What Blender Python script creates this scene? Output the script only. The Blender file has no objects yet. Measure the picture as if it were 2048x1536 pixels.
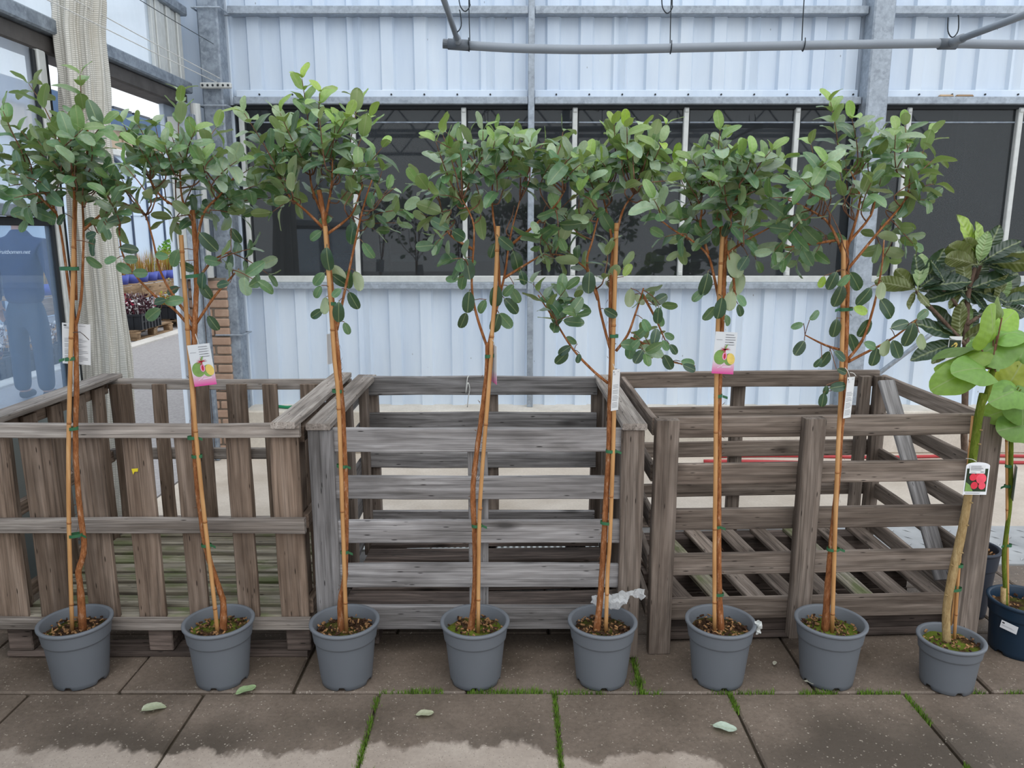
import bpy, math, random
from mathutils import Vector, Matrix, noise
R = random.Random(7)
sc = bpy.context.scene
col = sc.collection
# ------------------------------------------------------------------ camera, sky, exposure
CAM_H, PITCH, F = 1.55, math.radians(11.2), 1540.0
cam_d = bpy.data.cameras.new('camera'); cam = bpy.data.objects.new('camera', cam_d); col.objects.link(cam)
cam.location = (0, 0, CAM_H); cam.rotation_euler = (math.pi/2-PITCH, 0, 0)
cam_d.sensor_width = 36; cam_d.lens = F/2048*36; cam_d.clip_end = 200; cam_d.clip_start = .05
sc.camera = cam
W = bpy.data.worlds.new('overcast_sky'); sc.world = W; W.use_nodes = True
bg = W.node_tree.nodes['Background']; bg.inputs[0].default_value = (.90, .95, 1.0, 1); bg.inputs[1].default_value = 1.12
sun_d = bpy.data.lights.new('soft_sun', 'SUN'); sun = bpy.data.objects.new('soft_sun', sun_d); col.objects.link(sun)
sun_d.energy = 1.1; sun_d.angle = math.radians(70); sun_d.color = (1, .98, .95)
sun.rotation_euler = (math.radians(35), math.radians(12), 0)
vs = sc.view_settings; vs.view_transform = 'Standard'; vs.look = 'None'; vs.gamma = 1; vs.use_curve_mapping = False
vs.exposure = 0.12
# ------------------------------------------------------------------ geometry helpers
SP, CP = math.sin(PITCH), math.cos(PITCH)
def ray(px, py):
    u, v = (px-1024)/F, (768-py)/F
    return Vector((u, CP+v*SP, -SP+v*CP))
def PY(px, py, y):            # point seen at pixel, standing at depth y
    d = ray(px, py); return Vector((0, 0, CAM_H))+d*(y/d.y)
def PZ(px, py, z):
    d = ray(px, py); return Vector((0, 0, CAM_H))+d*((z-CAM_H)/d.z)
def PX(px, py, x):
    d = ray(px, py); return Vector((0, 0, CAM_H))+d*(x/d.x)
def zat(py, y): return PY(1024, py, y).z
V = Vector
class MB:
    def __init__(s): s.v = []; s.f = []; s.m = []; s.uv = None
    def face(s, pts, mi=0):
        n = len(s.v); s.v += [tuple(p) for p in pts]; s.f.append(tuple(range(n, n+len(pts)))); s.m.append(mi)
    def box(s, a, b, mi=0):
        x0, y0, z0 = a; x1, y1, z1 = b; n = len(s.v)
        s.v += [(x0,y0,z0),(x1,y0,z0),(x1,y1,z0),(x0,y1,z0),(x0,y0,z1),(x1,y0,z1),(x1,y1,z1),(x0,y1,z1)]
        for q in ((0,3,2,1),(4,5,6,7),(0,1,5,4),(1,2,6,5),(2,3,7,6),(3,0,4,7)):
            s.f.append(tuple(n+i for i in q)); s.m.append(mi)
    def bbox(s, a, b, c=.004, mi=0):          # box with chamfered edges
        lo = [min(a[i], b[i]) for i in range(3)]; hi = [max(a[i], b[i]) for i in range(3)]
        c = min(c, *[(hi[i]-lo[i])*.45 for i in range(3)])
        n = len(s.v); idx = {}
        for sx in (0, 1):
            for sy in (0, 1):
                for sz in (0, 1):
                    for ax in range(3):
                        p = [hi[0] if sx else lo[0], hi[1] if sy else lo[1], hi[2] if sz else lo[2]]
                        for k in range(3):
                            if k != ax: p[k] += -c if (sx, sy, sz)[k] else c
                        idx[(sx, sy, sz, ax)] = len(s.v); s.v.append(tuple(p))
        def q(*k):
            fc = [idx[i] for i in k]
            ce = sum((V(s.v[i]) for i in fc), V())/len(fc); mid = V([(lo[i]+hi[i])/2 for i in range(3)])
            nn = (V(s.v[fc[1]])-V(s.v[fc[0]])).cross(V(s.v[fc[2]])-V(s.v[fc[0]]))
            if nn.dot(ce-mid) < 0: fc.reverse()
            s.f.append(tuple(fc)); s.m.append(mi)
        for ax in range(3):
            o = [k for k in range(3) if k != ax]
            for sd in (0, 1):
                def mk(i, j):
                    t = [0, 0, 0]; t[ax] = sd; t[o[0]] = i; t[o[1]] = j; return tuple(t)
                q(*[mk(i, j)+(ax,) for i, j in ((0,0),(1,0),(1,1),(0,1))])
            for i in (0, 1):
                for j in (0, 1):
                    t0 = [0,0,0]; t1 = [0,0,0]; t0[ax] = 0; t1[ax] = 1
                    for t in (t0, t1): t[o[0]] = i; t[o[1]] = j
                    q(tuple(t0)+(o[0],), tuple(t1)+(o[0],), tuple(t1)+(o[1],), tuple(t0)+(o[1],))
        for sx in (0,1):
            for sy in (0,1):
                for sz in (0,1): q((sx,sy,sz,0),(sx,sy,sz,1),(sx,sy,sz,2))
    def tube(s, pts, rad, n=8, mi=0, cap=True, sm=1, jit=0):
        pts = [V(p) for p in pts]
        if not isinstance(rad, (list, tuple)): rad = [rad]*len(pts)
        if sm > 1:                                   # Catmull-Rom refine
            P, Q = [], []
            for i in range(len(pts)-1):
                p0 = pts[max(i-1, 0)]; p1 = pts[i]; p2 = pts[i+1]; p3 = pts[min(i+2, len(pts)-1)]
                for k in range(sm):
                    t = k/sm
                    P.append(.5*((2*p1)+(p2-p0)*t+(2*p0-5*p1+4*p2-p3)*t*t+(3*p1-p0-3*p2+p3)*t**3)); Q.append(rad[i]*(1-t)+rad[i+1]*t)
            P.append(pts[-1]); Q.append(rad[-1]); pts, rad = P, Q
        b = len(s.v); up = None
        for i, p in enumerate(pts):
            t = (pts[min(i+1, len(pts)-1)]-pts[max(i-1, 0)]).normalized()
            if up is None: up = V((0, 1, 0)) if abs(t.y) < .9 else V((1, 0, 0))
            x = (up-t*up.dot(t)).normalized(); up = x; y = t.cross(x)
            for k in range(n):
                a = 2*math.pi*k/n; r = rad[i]*(1+(R.uniform(-jit, jit) if jit else 0))
                s.v.append(tuple(p+x*math.cos(a)*r+y*math.sin(a)*r))
        for i in range(len(pts)-1):
            for k in range(n):
                s.f.append((b+i*n+k, b+i*n+(k+1) % n, b+(i+1)*n+(k+1) % n, b+(i+1)*n+k)); s.m.append(mi)
        if cap:
            s.f.append(tuple(b+k for k in range(n))[::-1]); s.m.append(mi)
            s.f.append(tuple(b+(len(pts)-1)*n+k for k in range(n))); s.m.append(mi)
    def lathe(s, prof, n=48, c=(0, 0, 0), mi=0, fn=None):
        b = len(s.v)
        for j, (r, z) in enumerate(prof):
            for k in range(n):
                a = 2*math.pi*k/n; zz = fn(j, a, z) if fn else z
                s.v.append((c[0]+r*math.cos(a), c[1]+r*math.sin(a), c[2]+zz))
        for j in range(len(prof)-1):
            for k in range(n):
                s.f.append((b+j*n+k, b+j*n+(k+1) % n, b+(j+1)*n+(k+1) % n, b+(j+1)*n+k)); s.m.append(mi)
    def mesh(s, name, mats, smooth=False):
        me = bpy.data.meshes.new(name); me.from_pydata(s.v, [], s.f); me.update()
        for m in (mats if isinstance(mats, (list, tuple)) else [mats]): me.materials.append(m)
        if len(me.materials) > 1: me.polygons.foreach_set('material_index', s.m)
        if smooth: me.polygons.foreach_set('use_smooth', [True]*len(me.polygons))
        return me
def put(name, me, parent=None, loc=None, mat=None):
    o = bpy.data.objects.new(name, me); col.objects.link(o)
    M = mat if mat is not None else Matrix.Translation(V(loc) if loc is not None else V((0, 0, 0)))
    if parent is not None:
        o.parent = parent; w = V((0, 0, 0)); q = parent
        while q is not None: w += WL.get(q.name, V((0,0,0))); q = q.parent
        M = Matrix.Translation(-w) @ M
        WL[o.name] = V((0, 0, 0)) if False else M.to_translation()
    else: WL[o.name] = M.to_translation()
    o.matrix_basis = M
    return o
WL = {}
def build(mb, name, mats, parent=None, smooth=False, loc=None):
    """mesh whose vertices are in world space; origin moved to its own middle"""
    if not mb.v: return None
    xs = list(zip(*mb.v)); c = V(loc) if loc is not None else V([(min(a)+max(a))/2 for a in xs])
    mb.v = [(x-c.x, y-c.y, z-c.z) for x, y, z in mb.v]
    return put(name, mb.mesh(name, mats, smooth), parent, c)
def tag(o, label, cat=None, group=None, kind=None):
    if label: o['label'] = label
    if cat: o['category'] = cat
    if group: o['group'] = group
    if kind: o['kind'] = kind
    return o
def thing(name, loc, label, cat, group=None): return tag(put(name, None, None, loc), label, cat, group)
def struct(name, loc=(0, 0, 0)): o = put(name, None, None, loc); o['kind'] = 'structure'; return o
# ------------------------------------------------------------------ materials
def lin(r, g, b): return tuple(((c/255)/12.92 if c <= 10 else ((c/255+.055)/1.055)**2.4) for c in (r, g, b))+(1,)
class NT:
    def __init__(s, name):
        s.mat = bpy.data.materials.new(name); s.mat.use_nodes = True; s.t = s.mat.node_tree; s.n = s.t.nodes
        s.b = s.n['Principled BSDF']; s.out = s.n['Material Output']
    def new(s, ty, **kw):
        o = s.n.new(ty)
        for k, v in kw.items(): setattr(o, k, v)
        return o
    def l(s, a, b): s.t.links.new(a, b)
    def val(s, sock, v):
        if hasattr(v, 'node'): s.l(v, sock)
        else: sock.default_value = v
    def coord(s, kind='Object', scale=(1, 1, 1), rnd=True):
        if kind == 'World': v = s.new('ShaderNodeNewGeometry').outputs['Position']
        else: v = s.new('ShaderNodeTexCoord').outputs[kind]
        mp = s.new('ShaderNodeMapping'); s.l(v, mp.inputs[0]); mp.inputs['Scale'].default_value = scale
        if rnd and kind == 'Object':
            oi = s.new('ShaderNodeObjectInfo'); mm = s.new('ShaderNodeMath', operation='MULTIPLY'); s.l(oi.outputs['Random'], mm.inputs[0]); mm.inputs[1].default_value = 57.3
            s.l(mm.outputs[0], mp.inputs['Location'])
        return mp.outputs[0]
    def noise(s, vec, scale, detail=4, rough=.55, dist=0):
        o = s.new('ShaderNodeTexNoise'); s.l(vec, o.inputs['Vector']); o.inputs['Scale'].default_value = scale
        o.inputs['Detail'].default_value = detail; o.inputs['Roughness'].default_value = rough; o.inputs['Distortion'].default_value = dist
        return o.outputs['Fac']
    def ramp(s, fac, stops):
        o = s.new('ShaderNodeValToRGB'); s.l(fac, o.inputs[0]); e = o.color_ramp.elements
        while len(e) < len(stops): e.new(.5)
        for i, (p, c) in enumerate(stops):
            e[i].position = p; e[i].color = c if not isinstance(c, (int, float)) else (c, c, c, 1)
        return o.outputs[0]
    def mix(s, fac, a, b, mode='MIX'):
        o = s.new('ShaderNodeMix', data_type='RGBA', blend_type=mode)
        s.val(o.inputs[0], fac); s.val(o.inputs[6], a); s.val(o.inputs[7], b); return o.outputs[2]
    def math(s, op, a, b=0.0, c=None):
        o = s.new('ShaderNodeMath', operation=op); s.val(o.inputs[0], a); s.val(o.inputs[1], b)
        if c is not None: s.val(o.inputs[2], c)
        return o.outputs[0]
    def bump(s, h, st=.3, dist=.01):
        o = s.new('ShaderNodeBump'); o.inputs['Strength'].default_value = st; o.inputs['Distance'].default_value = dist
        s.l(h, o.inputs['Height']); s.l(o.outputs[0], s.b.inputs['Normal'])
    def done(s, colr=None, rough=None, metal=None, spec=None):
        if colr is not None: s.val(s.b.inputs['Base Color'], colr)
        if rough is not None: s.val(s.b.inputs['Roughness'], rough)
        if metal is not None: s.b.inputs['Metallic'].default_value = metal
        if spec is not None: s.b.inputs['Specular IOR Level'].default_value = spec
        return s.mat
def plain(name, c, rough=.6, metal=0, var=.12, sc_=8, spec=.4):
    t = NT(name); n = t.noise(t.coord('Object'), sc_, 3)
    d = tuple(x*(1-var) for x in c[:3])+(1,); e = tuple(min(1, x*(1+var)) for x in c[:3])+(1,)
    return t.done(t.ramp(n, [(.3, d), (.7, e)]), rough, metal, spec)
def wood(name, dark, mid, light, moss=0.0, wet=0.0):
    t = NT(name)
    g = t.coord('Object', (1.6, 16, 16)); f = t.coord('Object', (4, 190, 190)); big = t.coord('Object', (2.2, 5, 5))
    ring = t.new('ShaderNodeTexWave', wave_type='BANDS', bands_direction='Z'); t.l(t.coord('Object', (.35, 1, 1)), ring.inputs[0])
    ring.inputs['Scale'].default_value = 11; ring.inputs['Distortion'].default_value = 9; ring.inputs['Detail'].default_value = 2; ring.inputs['Detail Scale'].default_value = .8
    n1 = t.noise(g, 1.0, 6, .6, .6); n2 = t.math('ADD', t.math('MULTIPLY', t.noise(f, 1.0, 3), .5), t.math('MULTIPLY', t.noise(t.coord('Object', (1.6, 95, 95)), 1.0, 3, .6, .4), .5)); n3 = t.noise(big, 1.3, 3)
    base = t.ramp(n1, [(.28, dark), (.5, mid), (.75, light)])
    base = t.mix(t.math('MULTIPLY', ring.outputs['Fac'], .35), base, dark)
    fine = t.ramp(n2, [(.36, .42), (.5, 1.0), (.66, 1.3)])
    base = t.mix(.8, base, fine, 'MULTIPLY')
    base = t.mix(t.ramp(n3, [(.5, 0), (.72, .55+wet)]), base, tuple(x*.45 for x in dark[:3])+(1,))
    oi = t.new('ShaderNodeObjectInfo')
    hv = t.new('ShaderNodeHueSaturation'); t.l(base, hv.inputs['Color'])
    t.l(t.math('MULTIPLY_ADD', oi.outputs['Random'], .42, .80), hv.inputs['Value'])
    base = hv.outputs[0]
    cr = t.new('ShaderNodeTexVoronoi'); t.l(t.coord('Object', (9, 60, 60)), cr.inputs['Vector']); cr.inputs['Scale'].default_value = 1.0
    crk = t.ramp(cr.outputs['Distance'], [(.07, 1), (.13, 0)])
    base = t.mix(crk, base, tuple(x*.22 for x in dark[:3])+(1,))
    kv = t.new('ShaderNodeTexVoronoi'); t.l(t.coord('Object', (2.4, 8, 8)), kv.inputs['Vector']); kv.inputs['Scale'].default_value = 1.0
    base = t.mix(t.ramp(kv.outputs['Distance'], [(.05, .85), (.10, .45), (.16, 0)]), base, tuple(x*.4 for x in dark[:3])+(1,))
    if moss:
        m = t.noise(t.coord('Object', (3, 8, 8)), 1.5, 5)
        base = t.mix(t.ramp(m, [(.48, 0), (.62, moss)]), base, lin(92, 110, 52))
    t.bump(t.math('ADD', n2, t.math('MULTIPLY', n1, 1.5)), .5, .006)
    return t.done(base, .82, 0, .25)
M = {}
M['wood_brown'] = wood('weathered_brown_wood', lin(92,76,64), lin(134,116,102), lin(168,150,136), .0)
M['wood_rail'] = wood('weathered_pale_wood', lin(120,110,102), lin(162,153,146), lin(194,186,178), .0)
M['wood_grey'] = wood('silver_grey_wood', lin(100,96,94), lin(146,143,143), lin(184,181,182), .0)
M['wood_rust'] = wood('brown_grey_wood', lin(90,78,70), lin(138,125,115), lin(172,159,149), .0)
M['wood_moss'] = wood('mossy_pallet_wood', lin(110,102,88), lin(164,156,138), lin(200,192,178), .6)
M['wood_rot'] = wood('dark_rotten_wood', lin(60,52,48), lin(104,92,86), lin(148,132,124), .0, .2)
M['wood_pallet'] = wood('pale_pallet_wood', lin(130,105,80), lin(170,142,112), lin(196,170,140))
def galv(name, a=lin(138,147,158), b=lin(166,176,187), metal=.25):
    t = NT(name); v = t.new('ShaderNodeTexVoronoi'); t.l(t.coord('Object'), v.inputs['Vector']); v.inputs['Scale'].default_value = 55
    n = t.noise(t.coord('Object'), 14, 5, .7); m = t.math('ADD', t.math('MULTIPLY', v.outputs['Color'], .22), t.math('MULTIPLY', n, .85))
    c = t.ramp(m, [(.35, a), (.62, b), (.78, tuple(min(1, x*1.15) for x in b[:3])+(1,))])
    return t.done(c, .45, metal)
M['galv'] = galv('galvanised_steel'); M['galv_dark'] = galv('dull_galvanised_steel', lin(112,122,134), lin(150,160,172), .25)
M['alu'] = plain('white_aluminium', lin(205,208,206), .4, .1, .08, 20)
M['track'] = plain('dull_brown_track', lin(92,88,86), .6, .2, .2, 12)
M['dark_rubber'] = plain('dark_rubber', lin(34,38,42), .6)
def cladding():
    t = NT('white_coated_sheet'); n = t.noise(t.coord('World', (5, 5, .7)), 1, 5, .6); n2 = t.noise(t.coord('World', (1, 1, 1)), 1.3, 3)
    c = t.ramp(n, [(.3, lin(198,213,232)), (.55, lin(212,225,240)), (.75, lin(222,233,245))])
    c = t.mix(t.ramp(n2, [(.45, 0), (.75, .35)]), c, lin(206,214,220))
    sp = t.new('ShaderNodeTexVoronoi'); t.l(t.coord('World', (9, 9, 5)), sp.inputs['Vector']); sp.inputs['Scale'].default_value = 1
    c = t.mix(t.ramp(sp.outputs['Distance'], [(.02, .7), (.045, 0)]), c, lin(120,125,125))
    return t.done(c, .42, 0, .4)
M['clad'] = cladding()
def glass(name, haze, hcol, tint=(.86,.9,.93,1), nscale=2.5, var=.25, tl_=.5):
    t = NT(name); n = t.noise(t.coord('World', (1, 1, .6)), nscale, 6, .6); n2 = t.noise(t.coord('World', (1, 1, 3)), 9, 6, .75, 2.5)
    tr = t.new('ShaderNodeBsdfTransparent'); tr.inputs[0].default_value = tint
    df = t.new('ShaderNodeBsdfDiffuse'); df.inputs[0].default_value = hcol
    tl = t.new('ShaderNodeBsdfTranslucent'); tl.inputs[0].default_value = hcol
    ds = t.new('ShaderNodeMixShader'); ds.inputs[0].default_value = tl_; t.l(df.outputs[0], ds.inputs[1]); t.l(tl.outputs[0], ds.inputs[2])
    f = t.math('ADD', t.math('MULTIPLY_ADD', n, var, haze-var/2), t.ramp(n2, [(.70, 0), (.74, .22 if var > .05 else .05)]))
    m = t.new('ShaderNodeMixShader'); t.l(f, m.inputs[0]); t.l(tr.outputs[0], m.inputs[1]); t.l(ds.outputs[0], m.inputs[2])
    lw_ = t.new('ShaderNodeLayerWeight'); lw_.inputs[0].default_value = .5; fr = t.math('MULTIPLY_ADD', t.math('POWER', lw_.outputs['Facing'], 4.0), .45, .042)
    gl = t.new('ShaderNodeBsdfGlossy'); gl.inputs['Roughness'].default_value = .02
    m2 = t.new('ShaderNodeMixShader'); t.l(fr, m2.inputs[0]); t.l(m.outputs[0], m2.inputs[1]); t.l(gl.outputs[0], m2.inputs[2])
    t.l(m2.outputs[0], t.out.inputs['Surface']); return t.mat
M['pane_dark'] = glass('dusty_window_glass', .06, (.55,.58,.62,1), (.55,.6,.62,1), 3, .05)
M['pane_haze'] = glass('hazy_glass', .15, (.50,.66,.88,1), (.86,.93,1,1), 2.0, .2, .6)
M['pane_white'] = glass('milky_glass', .34, (.84,.90,.98,1), (.93,.97,1,1), 2.0, .3, .75)
def paver():
    t = NT('concrete_paver'); w = t.coord('World', (1, 1, 1))
    n = t.noise(w, 3.2, 5); n2 = t.noise(w, 60, 4, .7); big = t.noise(w, 1.1, 3)
    wet = t.ramp(n, [(.3, lin(98,87,77)), (.6, lin(122,109,98)), (.8, lin(134,121,110))])
    wet = t.mix(.55, wet, t.ramp(n2, [(.3, .6), (.6, 1.1)]), 'MULTIPLY')
    sep = t.new('ShaderNodeSeparateXYZ'); t.l(w, sep.inputs[0]); X, Y = sep.outputs[0], sep.outputs[1]
    edge = t.noise(t.coord('World', (1, .55, 1)), 3.3, 5, .6)
    # damp patch drying out towards the open side of the paving: ragged edge
    xr_ = t.new('ShaderNodeMapRange'); t.l(X, xr_.inputs[0]); xr_.inputs[1].default_value = .3; xr_.inputs[2].default_value = 1.1; xr_.inputs[3].default_value = 0; xr_.inputs[4].default_value = .13
    ln = t.math('SUBTRACT', t.math('MULTIPLY_ADD', edge, .44, 1.875), xr_.outputs[0])
    dry = t.math('MULTIPLY', t.math('SUBTRACT', ln, Y), 45.0)
    o = t.new('ShaderNodeClamp'); t.l(dry, o.inputs[0]); dry = o.outputs[0]
    dryc = t.ramp(n, [(.3, lin(150,137,126)), (.7, lin(176,164,153))])
    dryc = t.mix(.4, dryc, t.ramp(n2, [(.3, .7), (.6, 1.08)]), 'MULTIPLY')
    # dark soaked blot just behind the drying edge
    dk = t.math('MULTIPLY', t.math('SUBTRACT', t.math('MULTIPLY_ADD', edge, .5, 2.05), Y), 6.0)
    o = t.new('ShaderNodeClamp'); t.l(dk, o.inputs[0])
    wet = t.mix(t.math('MULTIPLY', o.outputs[0], t.ramp(big, [(.42, 0), (.58, .8)])), wet, lin(74,66,58))
    c = t.mix(dry, wet, dryc)
    oi = t.new('ShaderNodeObjectInfo'); hv = t.new('ShaderNodeHueSaturation'); t.l(c, hv.inputs['Color']); t.l(t.math('MULTIPLY_ADD', oi.outputs['Random'], .16, .92), hv.inputs['Value'])
    sp = t.new('ShaderNodeTexVoronoi'); t.l(w, sp.inputs['Vector']); sp.inputs['Scale'].default_value = 95
    spk = t.math('MULTIPLY', t.ramp(sp.outputs['Distance'], [(.18, 1), (.30, 0)]), t.ramp(t.noise(w, 40, 1), [(.52, 0), (.64, .6)]))
    c = t.mix(spk, hv.outputs[0], lin(196,186,172))
    sp2 = t.new('ShaderNodeTexVoronoi'); t.l(w, sp2.inputs['Vector']); sp2.inputs['Scale'].default_value = 110
    c = t.mix(t.ramp(sp2.outputs['Distance'], [(.12, .5), (.2, 0)]), c, lin(50,42,36))
    t.bump(n2, .35, .003)
    return t.done(c, t.ramp(n, [(.3, .42), (.7, .68)]), 0, .4)
M['paver'] = paver()
def concrete(name, a, b, sc_=2.0, rough=.8):
    t = NT(name); w = t.coord('World'); n = t.noise(w, sc_, 6, .62); n2 = t.noise(w, 70, 3)
    c = t.mix(.35, t.ramp(n, [(.32, a), (.66, b)]), t.ramp(n2, [(.3, .75), (.65, 1.05)]), 'MULTIPLY')
    t.bump(n2, .2, .003); return t.done(c, rough, 0, .3)
M['slab'] = concrete('pale_concrete', lin(186,174,160), lin(214,204,192))
M['joint'] = concrete('joint_soil', lin(48,42,34), lin(74,66,52), 8)
M['plinth'] = concrete('plinth_concrete', lin(192,184,172), lin(218,212,202), 3)
M['asphalt'] = concrete('asphalt', lin(150,147,148), lin(172,169,170), 40)
M['kerb'] = concrete('kerb_concrete', lin(206,202,196), lin(226,222,216), 4)
M['wetgrey'] = concrete('damp_concrete', lin(96,92,88), lin(132,128,124), 5, .5)
def brickm():
    t = NT('red_brick'); oi = t.new('ShaderNodeObjectInfo'); n = t.noise(t.coord('Object'), 22, 5)
    c = t.mix(n, lin(160,130,112), lin(200,174,154)); c = t.mix(t.math('MULTIPLY', oi.outputs['Random'], .5), c, lin(184,152,132)); t.bump(n, .5, .006)
    return t.done(c, .9, 0, .2)
M['brick'] = brickm(); M['mortar'] = concrete('mortar', lin(120,110,98), lin(150,140,128), 20)
M['pot'] = plain('grey_pot_plastic', lin(106,111,118), .5, 0, .05, 4)
M['pot_navy'] = plain('navy_pot_plastic', lin(26,48,68), .4, 0, .08, 4)
M['pot_black'] = plain('dark_pot_plastic', lin(48,54,66), .45, 0, .08, 4)
def soilm(name, a, b, moss):
    t = NT(name); n = t.noise(t.coord('Object'), 60, 5, .7); c = t.ramp(n, [(.3, a), (.55, b), (.72, lin(150,122,84))])
    m = t.noise(t.coord('Object'), 14, 4); c = t.mix(t.ramp(m, [(.5-.1*moss, 0), (.62-.08*moss, moss)]), c, lin(104,118,44)); t.bump(n, 1, .01)
    return t.done(c, .95, 0, .1)
M['soil'] = soilm('potting_soil', lin(34,24,18), lin(74,54,40), .35); M['soil_moss'] = soilm('mossy_potting_soil', lin(44,32,22), lin(84,62,44), .95)
M['chip'] = plain('bark_chip', lin(146,110,74), .9, 0, .5, 60); M['chip_dark'] = plain('dark_bark_chip', lin(66,44,30), .95, 0, .5, 60)
def barkm(name, a, b, c_):
    t = NT(name); n = t.noise(t.coord('Object', (1, 1, .3)), 85, 5, .75); n2 = t.noise(t.coord('Object', (1, 1, .5)), 18, 3)
    c = t.ramp(n, [(.32, a), (.55, b), (.74, c_)]); c = t.mix(t.ramp(n2, [(.4, 0), (.7, .5)]), c, a); t.bump(n, 1.0, .008)
    return t.done(c, .92, 0, .1)
M['bark'] = barkm('peeling_orange_bark', lin(120,74,46), lin(178,118,76), lin(224,194,166))
M['twig'] = barkm('reddish_twig', lin(110,80,64), lin(142,106,86), lin(172,140,116))
M['stem_green'] = barkm('green_stem', lin(84,100,34), lin(112,128,48), lin(150,146,84))
M['stem_tan'] = barkm('tan_stem', lin(150,124,84), lin(186,160,116), lin(204,184,142))
M['bark_grey'] = barkm('grey_brown_bark', lin(98,80,70), lin(130,110,98), lin(150,134,122))
def bamboo():
    t = NT('bamboo'); n = t.noise(t.coord('Object', (1, 1, .12)), 60, 3); c = t.ramp(n, [(.3, lin(178,128,78)), (.6, lin(200,152,100)), (.8, lin(216,174,124))])
    return t.done(c, .5, 0, .4)
M['bamboo'] = bamboo(); M['bamboo_node'] = plain('bamboo_node', lin(164,112,66), .6)
M['tie'] = plain('green_tie', lin(52,104,70), .5)
def leafm(name, under=(.30,.36,.21,1), veins=90, rough=.42, tr=.18, corr=0):
    t = NT(name); oi = t.new('ShaderNodeObjectInfo'); g = t.new('ShaderNodeNewGeometry')
    tc = t.coord('Object', (1, 1, 1), False); sep = t.new('ShaderNodeSeparateXYZ'); t.l(tc, sep.inputs[0])
    n = t.noise(t.coord('Object', (9, 9, 9)), 1, 3)
    ay = t.math('ABSOLUTE', sep.outputs[1])
    rib = t.ramp(ay, [(.006, .5), (.022, 0)])
    sv = t.math('SINE', t.math('MULTIPLY', t.math('SUBTRACT', sep.outputs[0], t.math('MULTIPLY', ay, .8)), veins))
    c = t.mix(.5, oi.outputs['Color'], t.ramp(n, [(.3, .75), (.7, 1.2)]), 'MULTIPLY')
    c = t.mix(rib, c, (.36,.42,.20,1)); c = t.mix(t.ramp(sv, [(.9, 0), (1, .06)]), c, (.3,.36,.2,1)) if veins > 80 else c
    u = t.mix(.45, oi.outputs['Color'], under); u = t.mix(rib, u, (.42,.46,.28,1))
    c = t.mix(g.outputs['Backfacing'], c, u)
    t.b.inputs['Base Color'].default_value = (1,1,1,1); t.l(c, t.b.inputs['Base Color']); t.b.inputs['Roughness'].default_value = rough
    t.b.inputs['Specular IOR Level'].default_value = .75
    t.bump(sv if veins < 80 else n, .25 if 50 < veins < 80 else .08, .006)
    tl = t.new('ShaderNodeBsdfTranslucent'); t.l(t.mix(.5, c, (.35,.5,.06,1)), tl.inputs[0])
    mx = t.new('ShaderNodeMixShader'); mx.inputs[0].default_value = tr
    t.l(t.b.outputs[0], mx.inputs[1]); t.l(tl.outputs[0], mx.inputs[2]); t.l(mx.outputs[0], t.out.inputs['Surface']); return t.mat
M['leaf'] = leafm('feijoa_leaf', (.31,.37,.13,1), 82, .30, .2); M['leaf_loquat'] = leafm('loquat_leaf', (.20,.22,.08,1), 75, .38, .12, 1); M['leaf_big'] = leafm('soft_broad_leaf', (.34,.46,.08,1), 34, .45, .38)
M['paper'] = plain('white_card', lin(226,228,230), .5, 0, .03); M['ink'] = plain('printed_ink', lin(138,140,146), .6); M['ink_dark'] = plain('black_ink', lin(28,28,34), .6)
def fabric():
    t = NT('woven_screen_cloth'); uv = t.new('ShaderNodeTexCoord').outputs['UV']
    mp = t.new('ShaderNodeMapping'); t.l(uv, mp.inputs[0]); mp.inputs['Scale'].default_value = (46, 150, 1)
    b = t.new('ShaderNodeTexBrick'); t.l(mp.outputs[0], b.inputs[0]); b.inputs['Scale'].default_value = 1; b.inputs['Mortar Size'].default_value = .10; b.offset = 0
    b.inputs['Brick Width'].default_value = 1; b.inputs['Row Height'].default_value = .5
    b.inputs['Color1'].default_value = lin(232,230,224); b.inputs['Color2'].default_value = lin(222,220,212); b.inputs['Mortar'].default_value = lin(182,180,172)
    n = t.noise(t.coord('Object', (4, 4, 1)), 1.2, 4); c = t.mix(t.ramp(n, [(.55, 0), (.85, .45)]), b.outputs['Color'], lin(170,156,132))
    t.bump(b.outputs['Fac'], .4, .004); return t.done(c, .9, 0, .1)
M['fabric'] = fabric()
M['pvc'] = plain('grey_pvc_pipe', lin(138,146,156), .35, 0, .06, 6); M['pvc_dark'] = plain('dark_grey_fitting', lin(96,103,112), .4)
M['wire'] = plain('dark_wire', lin(40,46,52), .5, .3); M['string'] = plain('pale_string', lin(214,214,210), .7)
M['room'] = plain('dim_room', lin(70,70,72), .9, 0, .2, 1)
M['hose_red'] = plain('red_hose', lin(176,62,66), .45); M['hose_green'] = plain('green_hose', lin(20,120,80), .5)
def tread():
    t = NT('steel_tread_plate'); n = t.noise(t.coord('World'), 4, 4); t.bump(t.noise(t.coord('World'), 40, 2), .1, .003)
    return t.done(t.ramp(n, [(.35, lin(158,160,162)), (.65, lin(190,192,193))]), .5, .15)
M['tread'] = tread()
M['panel_grey'] = plain('grey_green_panel', lin(112,122,122), .3, .0, .12, 2)
M['grass'] = plain('moss_green', lin(96,128,40), .9, 0, .4, 30)
M['plastic'] = glass('crumpled_film', .62, (.9,.92,.94,1), (.95,.95,.95,1), 30, .3)
M['navy'] = plain('navy_cloth', lin(40,58,96), .9, 0, .15, 12); M['navy2'] = plain('dark_blue_trousers', lin(44,62,84), .9, 0, .15, 12)
M['skin'] = plain('skin', lin(196,150,126), .6); M['hair'] = plain('brown_hair', lin(60,46,36), .8); M['shoe'] = plain('dark_shoe', lin(36,38,42), .6)
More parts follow.
